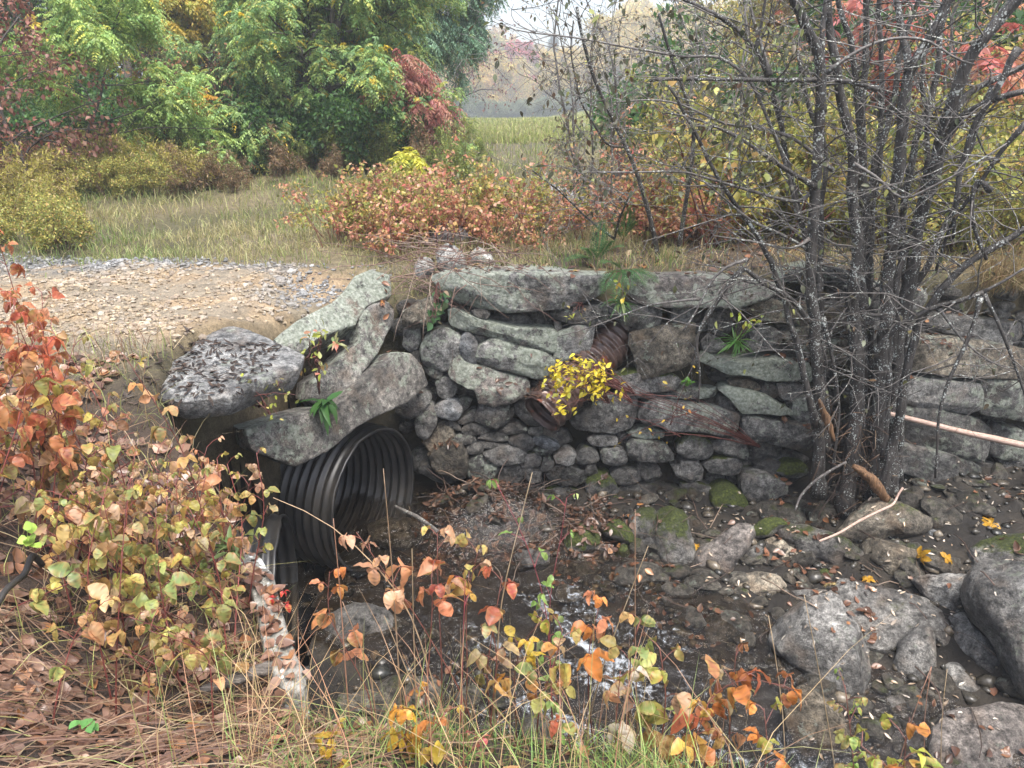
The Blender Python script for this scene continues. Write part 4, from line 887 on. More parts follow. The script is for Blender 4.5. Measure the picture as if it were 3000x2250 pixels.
yb = [bush("honeysuckle_bush", None, "bush", .75, .5, 8, F_simp(3, .05, .026, [(2, (.46, .40, .10)), (3, (.30, .33, .08)), (1, (.48, .32, .12)), (1, (.18, .22, .07))], .3, 1, .04), 120+i, (7, 4), .6) for i in range(2)]
many(yb, scat(14, -60, 130, 7.0, 9.5, 6)+scat(8, 100, 330, 9.6, 10.8, 61), "small bush with yellow leaves at the left edge of the clearing", "yellow bushes at the left of the clearing", .3, .6)
# brambles on the wall top: salmon, red and yellow
SALP = [(4, (.56, .25, .16)), (2, (.55, .34, .22)), (2, (.46, .38, .11)), (1, (.42, .12, .09)), (1, (.30, .34, .09)), (.5, (.2, .12, .07))]
REDP = [(3, (.36, .11, .10)), (2, (.46, .22, .17)), (1, (.42, .36, .12)), (1, (.26, .28, .1))]
YELP = [(3, (.46, .38, .09)), (3, (.30, .33, .08)), (1, (.50, .30, .12)), (1, (.17, .22, .07))]
br = [bush("bramble_bush", None, "bramble", .85, .5, 8, F_simp(2, .066, .046, p, .5, .6, .03, 'mid', blotch=.4), 130+i, (5, 2), .6, bare=.35, cc=(.16, .05, .04)) for i, p in enumerate([SALP, REDP, YELP, SALP])]
many([br[0], br[3], br[2]], scat(18, 920, 1195, 6.9, 8.6, 7), "salmon and yellow bramble bush in the thicket above the long lichened capstone", "brambles on the wall top", .3, .8)
many([br[1], br[0]], scat(10, 820, 1000, 7.6, 9.2, 8), "reddish bramble bush left of the salmon thicket", "reddish brambles", .4, .7)
many([br[2], gold[0]], scat(9, 770, 900, 8.0, 9.2, 9), "yellow weed bush between the track and the brambles", "yellow weeds beside the track", .4, .7)
many([br[0], br[2]], scat(9, 720, 880, 6.5, 7.6, 10), "low bramble tuft at the corner of the gravel track", "low brambles at the corner of the track", .45, .7)
many([br[0], br[3]], scat(13, 1260, 1560, 6.9, 8.4, 11, lambda x, y: True), "pale orange bramble bush behind the fern", "orange brambles behind the fern", .45, .95)
many([br[2], yb[0], yb[1]], scat(30, 1400, 2290, 6.9, 9.6, 12), "yellow leaved bush on the slope behind the alder", "yellow bushes behind the alder", .8, 1.5)
many([br[2], br[3], yb[0], und[1]], scat(22, 1480, 2330, 9.6, 12.5, 13), "tall yellow bush higher on the slope behind the alder", "tall yellow bushes on the slope", 1.2, 2.0)
many([yb[1], br[2]], scat(8, 2030, 2280, 6.2, 6.9, 14), "low golden bush hanging over the wall at the right edge", "golden bushes over the wall", .5, .8)
# bare thin saplings behind
bs = [bush("bare_sapling", None, "sapling", 2.6, .2, 2, F_simp(1, .05, .028, [(2, (.14, .13, .07)), (1, (.2, .13, .08)), (1, (.2, .22, .12))], .8, .5, .03), 140+i, (10, 5), .18, bark=TWIG, bare=.3, ang=(.6, .7), rat=(.34, .5)) for i in range(3)]
many(bs, [(float(gpos(X, y)[0]), y) for X, y in ((1290, 8.2), (1330, 9), (1390, 8.6), (1440, 9.4), (1500, 7.8), (1545, 8.8), (1620, 8.2), (1680, 9.2), (1265, 9.5), (1740, 7.8), (2060, 8), (2120, 7.2), (1360, 7.6), (1570, 7.3), (1800, 9), (1960, 9))], "thin nearly bare sapling in the screen of stems behind the alder", "bare saplings behind the alder", .75, 1.2)

# ---------------------------------------------------------------- the alder: traced stems with procedural twigs
ALD = [  # points in photo pixels, distance from..to, width px from..to
 ("2470,1500 2490,1380 2515,1170 2505,930 2508,710 2495,560 2500,430 2475,330 2450,200 2425,60 2415,-80", 5.25, 5.2, 56, 22),
 ("2395,1450 2400,1330 2400,1180 2395,1050 2378,900 2372,780 2380,640 2395,500 2408,340 2405,158 2370,90 2332,0 2310,-80", 5.2, 4.9, 42, 30),
 ("2408,330 2412,150 2420,0 2424,-80", 5.0, 5.1, 20, 14),
 ("2425,1330 2412,1150 2408,1000 2405,880 2400,700 2420,480 2400,380 2350,250 2330,150", 5.3, 5.5, 28, 12),
 ("2390,1250 2369,1138 2330,990 2291,868 2250,760 2227,691 2142,578 2080,470 2000,330 1960,250", 5.1, 4.9, 24, 9),
 ("2560,1450 2570,1200 2590,950 2610,700 2625,540 2640,400 2660,208 2723,120 2767,31 2800,-60", 5.3, 5.1, 50, 30),
 ("2660,215 2655,130 2620,20 2600,-80", 5.2, 5.4, 24, 16),
 ("2600,1450 2612,1200 2650,900 2680,720 2704,600 2760,430 2775,330 2830,158 2893,95 2975,0 3020,-60", 5.4, 5.0, 54, 32),
 ("2580,1450 2630,1250 2660,1080 2689,954 2760,840 2844,762 2922,713 3020,660", 5.15, 4.9, 36, 20),
 ("2575,1400 2589,1138 2639,897 2710,784 2760,691 2809,542 2850,400 2900,250", 5.3, 5.3, 32, 14),
 ("2540,1350 2540,900 2560,600 2585,400 2580,200 2577,-40", 5.6, 5.7, 26, 14),
 ("2520,1200 2530,600 2515,284 2502,126 2465,31 2450,-60", 5.55, 5.5, 30, 16),
 ("2730,510 2793,365 2868,309 2940,285 3020,265", 5.2, 4.8, 26, 18),
 ("2720,560 2780,360 2830,265 2925,233 3020,185", 5.3, 5.2, 24, 18),
 ("2560,1330 2550,1000 2545,700 2560,500 2620,300 2640,150 2700,-40", 5.45, 5.5, 34, 14),
 ("2530,1400 2525,1100 2530,800 2540,560 2530,300 2550,120 2540,-60", 5.35, 5.35, 36, 18),
 ("2620,1400 2640,1150 2660,900 2640,650 2680,420 2740,250 2760,60 2790,-50", 5.5, 5.6, 34, 16),
 ("2590,1350 2600,1000 2625,800 2690,620 2720,450 2700,250 2730,60", 5.25, 5.4, 30, 12),
 ("2376,944 2330,890 2289,852 2217,821 2178,785", 5.05, 4.85, 18, 15),
 ("2178,785 2150,805 2135,828 2106,881 2065,934 2034,985 2037,1020 2053,1069 2050,1110 2045,1180", 4.85, 4.8, 15, 7),
 ("2190,760 2116,780 2092,804 2060,869 2039,915 2029,939 2000,970", 4.8, 4.75, 11, 6),
 ("2053,876 2007,876 1945,891 1908,886 1865,908 1817,927 1735,958 1634,987", 4.8, 5.0, 8, 3),
 ("2410,232 2330,236 2167,233 2040,232 1915,233", 5.0, 4.8, 15, 8),
 ("2570,262 2500,240 2410,232", 5.0, 5.0, 15, 14),
 ("2390,548 2340,520 2293,491 2167,403 2041,346 1950,330", 5.0, 4.7, 16, 5),
 ("2378,800 2345,640 2287,378 2268,271 2243,189 2205,120 2142,63 2010,0 1900,-60", 5.25, 5.0, 20, 12),
 ("2255,220 2240,150 2210,80 2190,-40", 5.1, 5.3, 13, 9),
 ("2210,150 2235,60 2245,-30", 5.1, 5.0, 10, 8),
 ("2340,640 2300,470 2200,230 2104,158 2010,170 1915,151 1833,139 1745,120 1701,113 1663,107 1578,99 1503,90 1441,61", 5.2, 4.7, 13, 2.5),
 ("1570,97 1520,75 1503,66 1490,30 1505,12", 4.72, 4.72, 3.5, 1.5),
 ("2420,214 2483,164 2578,113 2691,107 2748,123 2786,176 2855,189", 4.9, 4.8, 12, 6),
 ("2554,1046 2625,961 2700,915 2774,890 2880,855", 5.1, 4.8, 22, 14),
 ("2880,855 2930,830 3010,780", 4.8, 4.7, 11, 8),
 ("2873,869 2852,961 2809,1053 2774,1124 2748,1220 2745,1340 2740,1400", 4.8, 4.75, 15, 8),
 ("2880,860 2916,925 2951,1010 2993,1124 3010,1180", 4.8, 4.7, 14, 8),
 ("2752,904 2809,989 2894,1060 2960,1085", 4.9, 4.8, 9, 4),
 ("2390,548 2350,600 2200,560 2100,530 2000,500 1870,505 1720,505", 5.1, 4.6, 12, 4),
 ("2380,740 2300,690 2200,650 2110,570 2060,530", 5.1, 4.8, 12, 5),
 ("2440,500 2340,410 2230,370 2130,370 1990,300 1900,290 1800,300", 5.2, 4.9, 12, 4),
 ("2500,480 2580,520 2640,600 2700,560 2790,520 2950,420", 4.9, 4.6, 11, 5),
 ("2370,700 2330,740 2230,710 2150,700 2090,690", 5.0, 4.8, 10, 4),
 ("2410,930 2440,1050 2460,1200 2440,1380", 5.1, 5.1, 14, 10),
 ("2990,140 2930,220 2900,300 2830,420 2800,540 2790,700", 4.9, 5.0, 20, 12),
 ("2900,560 2860,500 2840,640 2890,760", 4.9, 4.9, 16, 12),
 ("3010,360 2930,440 2860,560 2790,640 2740,800", 4.8, 5.1, 16, 10),
]
ald = empty("alder_tree", (2.75, 5.3, -1.75), "many stemmed dark alder with white lichen specks growing in front of the wall", "alder"); ao = np.array(ald.location)
rg = np.random.default_rng(21); tw = MB(); lf = MB(); nodes = []; ALDV = []
for i, (ps, y0, y1, w0, w1) in enumerate(ALD):
    q = px('X', ps); n0 = len(q); yy = np.linspace(y0, y1, n0); P = at_y(q, yy)
    L = np.linalg.norm(np.diff(P, axis=0), axis=1).sum(); n = int(np.clip(L/.07, 8, 60)); P = smooth_path(P, n)
    if w0 > 16: P = P+np.stack([fbm(np.c_[np.arange(n)*.35, np.full(n, i), np.full(n, k)], 3)-.5 for k in (1, 2, 3)], 1)*np.array([.05, .10, .0])
    r = np.interp(np.linspace(0, 1, n), [0, .05, .12, 1], [w0*1.3, w0*.98, w0*.82, w1*.8])/2*y0*1.05/FPX
    m_ = MB(); tube(P, r, 12 if w0 > 20 else 7, mb=m_, rough=.07 if w0 > 12 else .02, seed=i)
    m_.V[0] = m_.V[0]-ao; m_.obj("trunk" if w0 > 24 else "branch", BARK if w0 > 13 else TWIG, ald, (0, 0, 0))
    # twigs
    for j in range(int(L*(7.5 if w0 < 25 else 6.0))):
        t = rg.uniform(.25, 1); k = min(int(t*(n-1)), n-2); p = P[k]
        if p[2] < -.55 and rg.random() < .75: continue
        up = nrm(P[k+1]-P[k]); a = rg.uniform(0, 6.28)
        d = nrm(up*rg.uniform(-.1, .7)+np.array([math.cos(a)*1.1-.25, math.sin(a)*.75-.1, rg.uniform(-.35, .55)]))
        grow(rg, tw, p-ao, d, rg.uniform(.3, .85), float(np.clip(r[k]*.5, .003, .007)), 1, nodes, (0, 4, 0), (0, .7, .6), (0, .5, .5), (0, -.02, -.05), .35, 5, None, .25)
o = tw.obj("twigs", TWIG, ald, (0, 0, 0))
ALP = [(3, (.085, .095, .05)), (2, (.13, .15, .085)), (2, (.07, .06, .035)), (1, (.16, .09, .05)), (.5, (.34, .36, .11))]
simple(rg, lf, nodes, 1, .05, .024, ALP, .8, 'mid', keep=.09, spread=.01, blotch=.5)
nl = [q for q in nodes if (q[0][0]+ao[0]) < 1.75 and (q[0][2]+ao[2]) > .75]; simple(rg, lf, nl, 1, .05, .026, ALP, .9, 'mid', keep=.38, spread=.02, blotch=.5)
lf.obj("leaves", LEAF, ald, (0, 0, 0))
# torn wood and debris caught in the alder foot
st = MB(); rg = np.random.default_rng(8)
for i in range(90):
    b = at_y(np.array([[rg.uniform(2400, 2560), rg.uniform(1200, 1480)]]), rg.uniform(5.05, 5.3))[0]; a = rg.uniform(0, 6.28)
    P = bpath(rg, b-ao, (math.cos(a)*.6, -.2, rg.uniform(-1, .8)), rg.uniform(.08, .32), 4, .3, -.05); tube(P, rg.uniform(.0012, .004), 4, mb=st, C=pick(rg, [(2, (.16, .095, .055)), (4, (.07, .042, .03)), (1, (.34, .25, .16))], 1)[0])
st.obj("flood_debris", CANE, ald, (0, 0, 0))['kind'] = 'stuff'
for lb, s, w in (("splintered orange brown root chunk at the alder foot", "2500,1365 2550,1400 2600,1465", (.02, .045, .03)), ("pale split strip of wood standing in the alder clump", "2400,1170 2425,1240 2445,1290", (.012, .028, .012))):
    P = at_y(px('X', s), 5.0); log("broken_wood", lb, "wood", P, w, ROTWOOD, 9, .3, 5, 12)
# the second, smaller shrub on the wall top
sh = empty("alder_sapling", gpos(1415, 6.5), "slender dark alder sapling leaning left on the wall top beside the fern", "alder"); so_ = np.array(sh.location); tw = MB(); lf = MB(); nodes = []; sm = MB()
for i, (ps, w0, w1) in enumerate([("1935,800 1920,700 1893,592 1852,466 1808,378 1770,296 1739,233 1726,183 1700,90 1690,20", 16, 8), ("1990,720 2010,592 2028,473 2035,378 2010,284 1960,150 1930,40", 15, 7), ("1800,700 1720,640 1640,560 1560,500", 8, 4), ("1800,700 1815,640 1850,560", 8, 5), ("1840,430 1780,430 1700,300 1670,150 1680,60", 8, 3)]):
    P = smooth_path(at_y(px('X', ps), np.linspace(6.45, 6.0, len(ps.split()))), 26); r = np.linspace(w0, w1, 26)/2*6.3/FPX; tube(P-so_, r, 7, mb=sm)
    for j in range(16):
        k = rg.integers(6, 25); a = rg.uniform(0, 6.28); grow(rg, tw, P[k]-so_, (math.cos(a)-.3, math.sin(a)*.6, rg.uniform(-.1, .8)), rg.uniform(.25, .8), .004, 1, nodes, (0, 4, 0), (0, .7, .6), (0, .5, .5), (0, 0, -.05), .3, 5, None, .25)
sm.obj("trunk", BARK, sh, (0, 0, 0)); tw.obj("twigs", TWIG, sh, (0, 0, 0)); simple(rg, lf, nodes, 1, .048, .025, ALP, .9, 'mid', keep=.3, spread=.01, blotch=.5); lf.obj("leaves", LEAF, sh, (0, 0, 0))
# ---------------------------------------------------------------- grass, gravel, fallen leaves
def blades(mb, P, H, Wd, col, lean=.5, seed=0, head=None, col2=None):
    rg = np.random.default_rng(seed); n = len(P); H = np.broadcast_to(H, (n,))*rg.uniform(.55, 1.25, n); a = rg.uniform(0, 6.283, n) if head is None else head+rg.normal(0, .6, n)
    Wd = np.broadcast_to(Wd, (n,))[:, None]; l = lean*np.abs(rg.normal(.6, .5, n)); hd = np.stack([np.cos(a), np.sin(a), np.zeros(n)], 1); b = rg.uniform(0, 6.283, n); sdv = np.stack([np.cos(b), np.sin(b), np.zeros(n)], 1)
    ts = np.array([0, .4, .75, 1.0]); ws = np.array([1, .85, .55, 0]); V = []
    for t, w in zip(ts, ws):
        c = P+hd*(l*H*t*t)[:, None]+np.array([0, 0, 1.0])*(H*t*(1-.35*np.minimum(l, 1.8)*t))[:, None]
        if w > 0: V += [c-sdv*(Wd*w/2), c+sdv*(Wd*w/2)]
        else: V += [c]
    V = np.stack(V, 1).reshape(-1, 3); o = (np.arange(n)*7)[:, None]
    Q = np.concatenate([o+np.array([[0, 1, 3, 2]]), o+np.array([[2, 3, 5, 4]])]); T = o+np.array([[4, 5, 6]])
    if col2 is None: C = np.repeat(col, 7, 0)
    else: C = np.stack([col, col, col*.5+col2*.5, col*.5+col2*.5, col2, col2, col2], 1).reshape(-1, 3)
    mb.add(V, [Q, T], C)
def gpts(x, y, dz=-.01): return np.stack([x, y, Z(x, y)+dz], 1)
GP = [(4, (.19, .25, .07)), (2, (.30, .32, .11)), (1.5, (.44, .37, .19)), (3, (.12, .20, .05))]
TP = [(4, (.46, .36, .20)), (2, (.34, .24, .13)), (1, (.24, .25, .08)), (1, (.52, .43, .28))]
rg = np.random.default_rng(40)
def field(n, y0, y1, X0, X1, dens, rg):
    y = np.exp(rg.uniform(math.log(y0), math.log(y1), n)); X = rg.uniform(X0, X1, n); x = (X*3000/2212-1500)/FPX*y/(CP+SP*.3); k = rg.random(n) < dens(x, y); return x[k], y[k]
mb = MB()
def dn(x, y):
    p = fb2(x, y, 1.1, 21, 4); r = roadmask(x, y)
    return np.clip(1.6*(p-.28), .1, 1)*(1-.985*r)*(1-gully(x, y))
x, y = field(80000, 5.9, 18, -250, 1500, dn, rg); c = pick(rg, GP, len(x)); k = ss(.38, .62, fb2(x, y, .7, 22, 4))[:, None]; c = c*(1-k*.6)+pick(rg, TP, len(x))*k*.6
blades(mb, gpts(x, y), (.065+.008*y)*(y < 14)+.16*(y >= 14), .0036+.0006*y, c, .9, 1)
x, y = field(42000, 18, 95, 880, 1420, lambda x, y: np.ones_like(x), rg); c = pick(rg, [(3, (.30, .34, .09)), (2, (.22, .28, .08)), (2, (.44, .38, .2)), (1, (.4, .42, .12))], len(x))
blades(mb, gpts(x, y), .12+.0025*y, .008+.0007*y, c, .6, 2)
tag(mb.obj("meadow_grass", GRASSM, origin=(0, 8, 0)), kind='stuff')
mb = MB()       # grass and straw along the top of the wall and behind it
x, y = field(26000, 5.85, 9.5, 760, 2350, lambda x, y: np.clip(1.8*(fb2(x, y, 1.6, 23, 3)-.25), .05, 1)*(x > -.75), rg); blades(mb, gpts(x, y), .15, .005, pick(rg, TP+[(1.2, GRN)], len(x)), 1.1, 3)
x = rg.uniform(3.6, 5.2, 2600); y = rg.uniform(5.62, 6.0, 2600); P = gpts(x, np.maximum(y, 6.0)); P[:, 1] = y; P[:, 2] -= .12*rg.random(2600); blades(mb, P, .38, .005, pick(rg, [(3, (.36, .27, .15)), (1, (.2, .22, .08)), (1, (.25, .15, .09))], 2600), 1.9, 4, -1.7)
tag(mb.obj("dry_grass", GRASSM, origin=(1.5, 6.5, 0)), kind='stuff')
# foreground: green and straw coloured grass on the near bank, laid straw on the left
mb = MB()
x = rg.uniform(-.85, 1.2, 26000); y = rg.uniform(1.2, 2.75, 26000); k = (rg.random(26000) < np.clip(ss(-.95, -.3, x)*.75*(1-ss(.45, .95, x)), .03, 1)*np.clip((fb2(x, y, 2.4, 24, 3)-.22)*2, .1, 1)); x, y = x[k], y[k]
c = pick(rg, [(5, (.13, .25, .07)), (3, (.24, .34, .10)), (1, (.44, .35, .18)), (.6, (.36, .22, .13)), (1, (.08, .15, .05))], len(x)); blades(mb, gpts(x, y), .13, .0036, c, 1.2, 5, None, c*np.array([1.15, 1.05, .9]))
x = rg.uniform(-1.0, .8, 480); y = rg.uniform(1.4, 2.7, 480); blades(mb, gpts(x, y), .48, .0032, pick(rg, [(3, (.52, .38, .20)), (2, (.46, .25, .15)), (1, (.3, .38, .12))], 480), .7, 6)
tag(mb.obj("bank_grass", GRASSM, origin=(.3, 2, -.5)), kind='stuff')
mb = MB()
def straw(mb, n, x, y, L, w, col, seed, hd=None, arch=.05):
    rg = np.random.default_rng(seed); a = rg.uniform(0, 6.283, n) if hd is None else hd+rg.normal(0, .35, n); b = rg.normal(0, .5, n); L = L*rg.uniform(.4, 1.4, n); h = np.abs(rg.normal(0, arch, n)); P = []; px_, py_ = x.copy(), y.copy()
    tilt = rg.uniform(-.02, .10, n)
    for i in range(6):
        t = i/5; P.append(np.stack([px_, py_, Z(px_, py_)+.008+h*math.sin(t*math.pi)+tilt*t*L], 1)); px_ = px_+np.cos(a+b*t)*L/5; py_ = py_+np.sin(a+b*t)*L/5
    P = np.stack(P, 1); s = np.cross(np.stack([np.cos(a), np.sin(a), 0*a], 1), [0, -.6, .8])*w/2
    V = np.stack([P-s[:, None], P+s[:, None]], 2).reshape(n, 12, 3); o = (np.arange(n)*12)[:, None]; F = np.concatenate([o+np.array([[2*i, 2*i+1, 2*i+3, 2*i+2]]) for i in range(5)])
    mb.add(V.reshape(-1, 3), F, np.repeat(col, 12, 0))
SP_ = [(3, (.20, .115, .065)), (1.5, (.38, .28, .17)), (4, (.12, .06, .04)), (1, (.28, .28, .10)), (.7, (.54, .42, .26))]
n = 800; x = rg.uniform(-2.6, -.55, n); y = rg.uniform(1.15, 3.3, n); k = gully(x, y) < .15; x, y = x[k], y[k]; straw(mb, len(x), x, y, .36, .0036, pick(rg, SP_, len(x)), 7, None, .04)
n = 220; x = rg.uniform(-1.9, -.5, n); y = rg.uniform(1.2, 2.2, n); straw(mb, n, x, y, .5, .0036, pick(rg, SP_[:3], n), 8, .7, .05)
x = rg.uniform(-3.0, -1.0, 2200); y = rg.uniform(2.1, 4.2, 2200); k = gully(x, y) < .1; x, y = x[k], y[k]; blades(mb, gpts(x, y), .20, .004, pick(rg, SP_+[(2, (.22, .28, .08)), (2, (.34, .36, .12))], len(x)), 1.3, 9)
tag(mb.obj("dead_grass", GRASSM, origin=(-1.5, 2, -.4)), kind='stuff')
# gravel on the track and in the stream bed
ico = np.array([(0, 0, 1), (.89, 0, .45), (.28, .85, .45), (-.72, .53, .45), (-.72, -.53, .45), (.28, -.85, .45), (.72, .53, -.45), (-.28, .85, -.45), (-.89, 0, -.45), (-.28, -.85, -.45), (.72, -.53, -.45), (0, 0, -1)])
icf = np.array([(0, 1, 2), (0, 2, 3), (0, 3, 4), (0, 4, 5), (0, 5, 1), (1, 6, 2), (2, 7, 3), (3, 8, 4), (4, 9, 5), (5, 10, 1), (2, 6, 7), (3, 7, 8), (4, 8, 9), (5, 9, 10), (1, 10, 6), (6, 11, 7), (7, 11, 8), (8, 11, 9), (9, 11, 10), (10, 11, 6)])
def pebbles(mb, P, s, col, seed):
    rg = np.random.default_rng(seed); n = len(P); R = rg.uniform(.55, 1.25, (n, 12, 1)); sc = np.stack([rg.uniform(.7, 1.4, n), rg.uniform(.7, 1.2, n), rg.uniform(.4, .85, n)], 1)*s[:, None]
    a = rg.uniform(0, 6.28, n); V = ico[None]*R*sc[:, None]; c, q = np.cos(a)[:, None], np.sin(a)[:, None]; V = np.stack([V[..., 0]*c-V[..., 1]*q, V[..., 0]*q+V[..., 1]*c, V[..., 2]], -1)+P[:, None]
    mb.add(V.reshape(-1, 3), (icf[None]+(np.arange(n)*12)[:, None, None]).reshape(-1, 3), np.repeat(col, 12, 0))
mb = MB(); n = 22000; x = rg.uniform(-5.2, -1.0, n); y = rg.uniform(3.6, 7.6, n); bk = ss(6.0, 6.5, y+(fb2(x, y, 3, 25)-.5)*1.3); cl = fb2(x, y, 2.2, 26)
k = rg.random(n) < roadmask(x, y)*np.clip(bk*1.1+.75*ss(.45, .65, cl)+.12, 0, 1); x, y, bk = x[k], y[k], bk[k][:, None]; nearslab = (ss(-2.1, -1.6, x)*ss(5.0, 5.6, y))[:, None]
g = np.maximum(bk, nearslab); c = pick(rg, [(2, (.34, .26, .165)), (2, (.28, .22, .16)), (1, (.38, .33, .26))], len(x))*(1-g)+pick(rg, [(2, (.18, .18, .175)), (2, (.25, .25, .245)), (1, (.12, .12, .12)), (.6, (.34, .34, .33))], len(x))*g
pebbles(mb, gpts(x, y, .004), rg.gamma(3, .0036, len(x))+.003, c, 1); tag(mb.obj("track_gravel", GRAVELM, origin=(-3, 5.5, 0), smooth=False), kind='stuff')
mb = MB(); n = 2600; x = rg.uniform(-1.4, 4.5, n); y = rg.uniform(2.3, 5.6, n); k = (gully(x, y) > .6) & ((chan(x, y) > .4) | (rg.random(n) < .25)); x, y = x[k], y[k]; s = rg.gamma(1.5, .012, len(x))+.008
pebbles(mb, gpts(x, y, .006), np.minimum(s, .06), pick(rg, [(3, (.06, .055, .045)), (2, (.11, .09, .065)), (1, (.2, .165, .12)), (2, (.035, .035, .03))], len(x)), 2)
mb2 = MB()
def ico2():
    V = [v/np.linalg.norm(v) for v in ico]; F = []; mp = {}
    def mid(a, b):
        k = (min(a, b), max(a, b))
        if k not in mp: V.append(nrm(V[a]+V[b])); mp[k] = len(V)-1
        return mp[k]
    for a, b, c in icf:
        ab, bc, ca = mid(a, b), mid(b, c), mid(c, a); F += [(a, ab, ca), (b, bc, ab), (c, ca, bc), (ab, bc, ca)]
    return np.array(V), np.array(F)
CV, CF = ico2(); n = 900; x = rg.uniform(-1.2, 4.8, n); y = rg.uniform(2.2, 5.6, n); k = (gully(x, y) > .75) & ((fb2(x, y, 1.5, 44, 3) > .47) | (rg.random(n) < .2)) & (chan(x, y) > .30+.3*rg.random(n)); x, y = x[k], y[k]
for i in range(len(x)):
    s = min(.035+rg.gamma(1.6, .022), .15); V = CV.copy()
    for j in range(5):
        d = nrm(rg.normal(0, 1, 3)); V -= np.outer(np.maximum(V@d-rg.uniform(.5, .85), 0), d)
    V = V*np.array([rg.uniform(.8, 1.5), rg.uniform(.7, 1.1), rg.uniform(.4, .75)])*s; V = V*(1+.12*(vn(V/s*2+i*3.1, 5)-.5)[:, None]); a = rg.uniform(0, 6.28); V = np.stack([V[:, 0]*math.cos(a)-V[:, 1]*math.sin(a), V[:, 0]*math.sin(a)+V[:, 1]*math.cos(a), V[:, 2]+rg.normal(0, .2)*V[:, 0]], 1)+[x[i], y[i], Z1(x[i], y[i])+s*.12]
    mb2.add(V, CF); HIT.append((V, [CF]))
sprops(tag(mb2.obj("stream_cobbles", STONE, origin=(1, 4, -2)), kind='stuff'), .05, .25, .8, (.8, .75, .66))
WETM = simple_mat("wet_pebble", (.55, .55, .55), (1.1, 1.1, 1.1), 40, .22, .5, .006, attr=True); tag(mb.obj("stream_gravel", WETM, origin=(1, 4, -2)), kind='stuff')
# fallen leaves: dropped on whatever lies below
Vs = []; Fs = []; off = 0
for V, F in HIT:
    Vs.append(V)
    for f in F: Fs += (f+off).tolist()
    off += len(V)
bvh = BVHTree.FromPolygons(np.concatenate(Vs).tolist(), Fs)
def drop(xs, ys, ztop=.6, slope=.45):
    P = []; Nn = []
    for a, b in zip(xs, ys):
        h = bvh.ray_cast(Vector((a, b, ztop)), Vector((0, 0, -1)))
        if h[0] is None: continue
        nn = h[1] if h[1].z > 0 else -h[1]
        if nn.z < slope: continue
        P.append(h[0]); Nn.append(nn)
    return np.array(P), np.array(Nn)
def litter(mb, xs, ys, L, Wd, pal, seed, ztop=.6, pal2=None, lvl='mid', slope=.45, curl=.25, dz=.006):
    rg = np.random.default_rng(seed); P, Nn = drop(xs, ys, ztop, slope); n = len(P); d = rg.normal(0, 1, (n, 3)); d = nrm(d-(d*Nn).sum(1)[:, None]*Nn); up = nrm(Nn+rg.normal(0, .22, (n, 3)))
    s = rg.uniform(.6, 1.25, n); leaves(mb, P+Nn*dz, d, up, L*s, Wd*s, pick(rg, pal, n, .3), pick(rg, pal2 or pal, n, .3), lvl, curl*rg.choice([-1, 1], n), .5, rg, .6)
LB = [(4, (.085, .042, .026)), (3, (.15, .07, .04)), (2, (.22, .10, .055)), (2, (.05, .03, .022)), (1, (.28, .19, .14)), (.5, (.36, .16, .05))]
mb = MB()
def gs(n, x0, x1, y0, y1, q=None):
    x = rg.uniform(x0, x1, n); y = rg.uniform(y0, y1, n)
    if q is not None: k = rg.random(n) < q(x, y); x, y = x[k], y[k]
    return x, y
cl = lambda x, y: np.clip((fb2(x, y, 2.3, 28, 3)-.47)*9, .02, 1)*(chan(x, y) > .38)
litter(mb, *gs(3600, -1.0, 5.2, 2.6, 5.75, cl), .058, .038, LB, 1)
litter(mb, *gs(1500, -.75, .75, 4.75, 5.6), .06, .03, [(3, (.06, .035, .024)), (2, (.11, .06, .04)), (1, (.2, .12, .08))], 2)
litter(mb, *gs(420, 1.3, 4.2, 3.2, 5.5), .04, .014, [(2, (.45, .36, .27)), (1, (.5, .46, .4)), (1, (.3, .2, .12))], 3)
tag(mb.obj("leaf_litter", DRYLEAF, origin=(1, 4.5, -1.8)), kind='stuff')
mb = MB(); litter(mb, *gs(4200, -3.0, -.5, 1.1, 4.0, lambda x, y: 1.0*((x < -2.05) | (y < 3.4))), .055, .05, [(3, (.10, .05, .035)), (3, (.17, .09, .06)), (2, (.27, .16, .11)), (1, (.36, .25, .19)), (.5, (.45, .2, .07))], 4); litter(mb, *gs(700, -.6, 1.6, 1.2, 2.5), .065, .045, [(3, (.12, .06, .04)), (2, (.25, .15, .1)), (1, (.4, .22, .08))], 5)
litter(mb, *gs(700, -.7, 4.5, 5.75, 7.8), .065, .045, LB+[(1, (.5, .36, .12))], 6, 2.0)
tag(mb.obj("leaf_litter", DRYLEAF, origin=(-1.5, 2, -.3)), kind='stuff')
mb = MB(); litter(mb, *gs(420, -1.95, -1.35, 3.55, 4.35), .05, .014, [(3, (.035, .024, .018)), (1, (.08, .05, .035))], 7); tag(mb.obj("bark_litter", GRASSM, origin=(-1.6, 4, 0)), kind='stuff')
YL = ["yellow maple leaf resting on the leaf drift beside the blue grey stone", "yellow leaf stuck on the flank of the brown wet boulder", "bright yellow leaf lying by the long dark wet boulder", "large yellow maple leaf on dark litter near the wall at the right", "yellow leaf at the edge of the pinkish tan boulder", "cream yellow leaf lying beside the split block"]
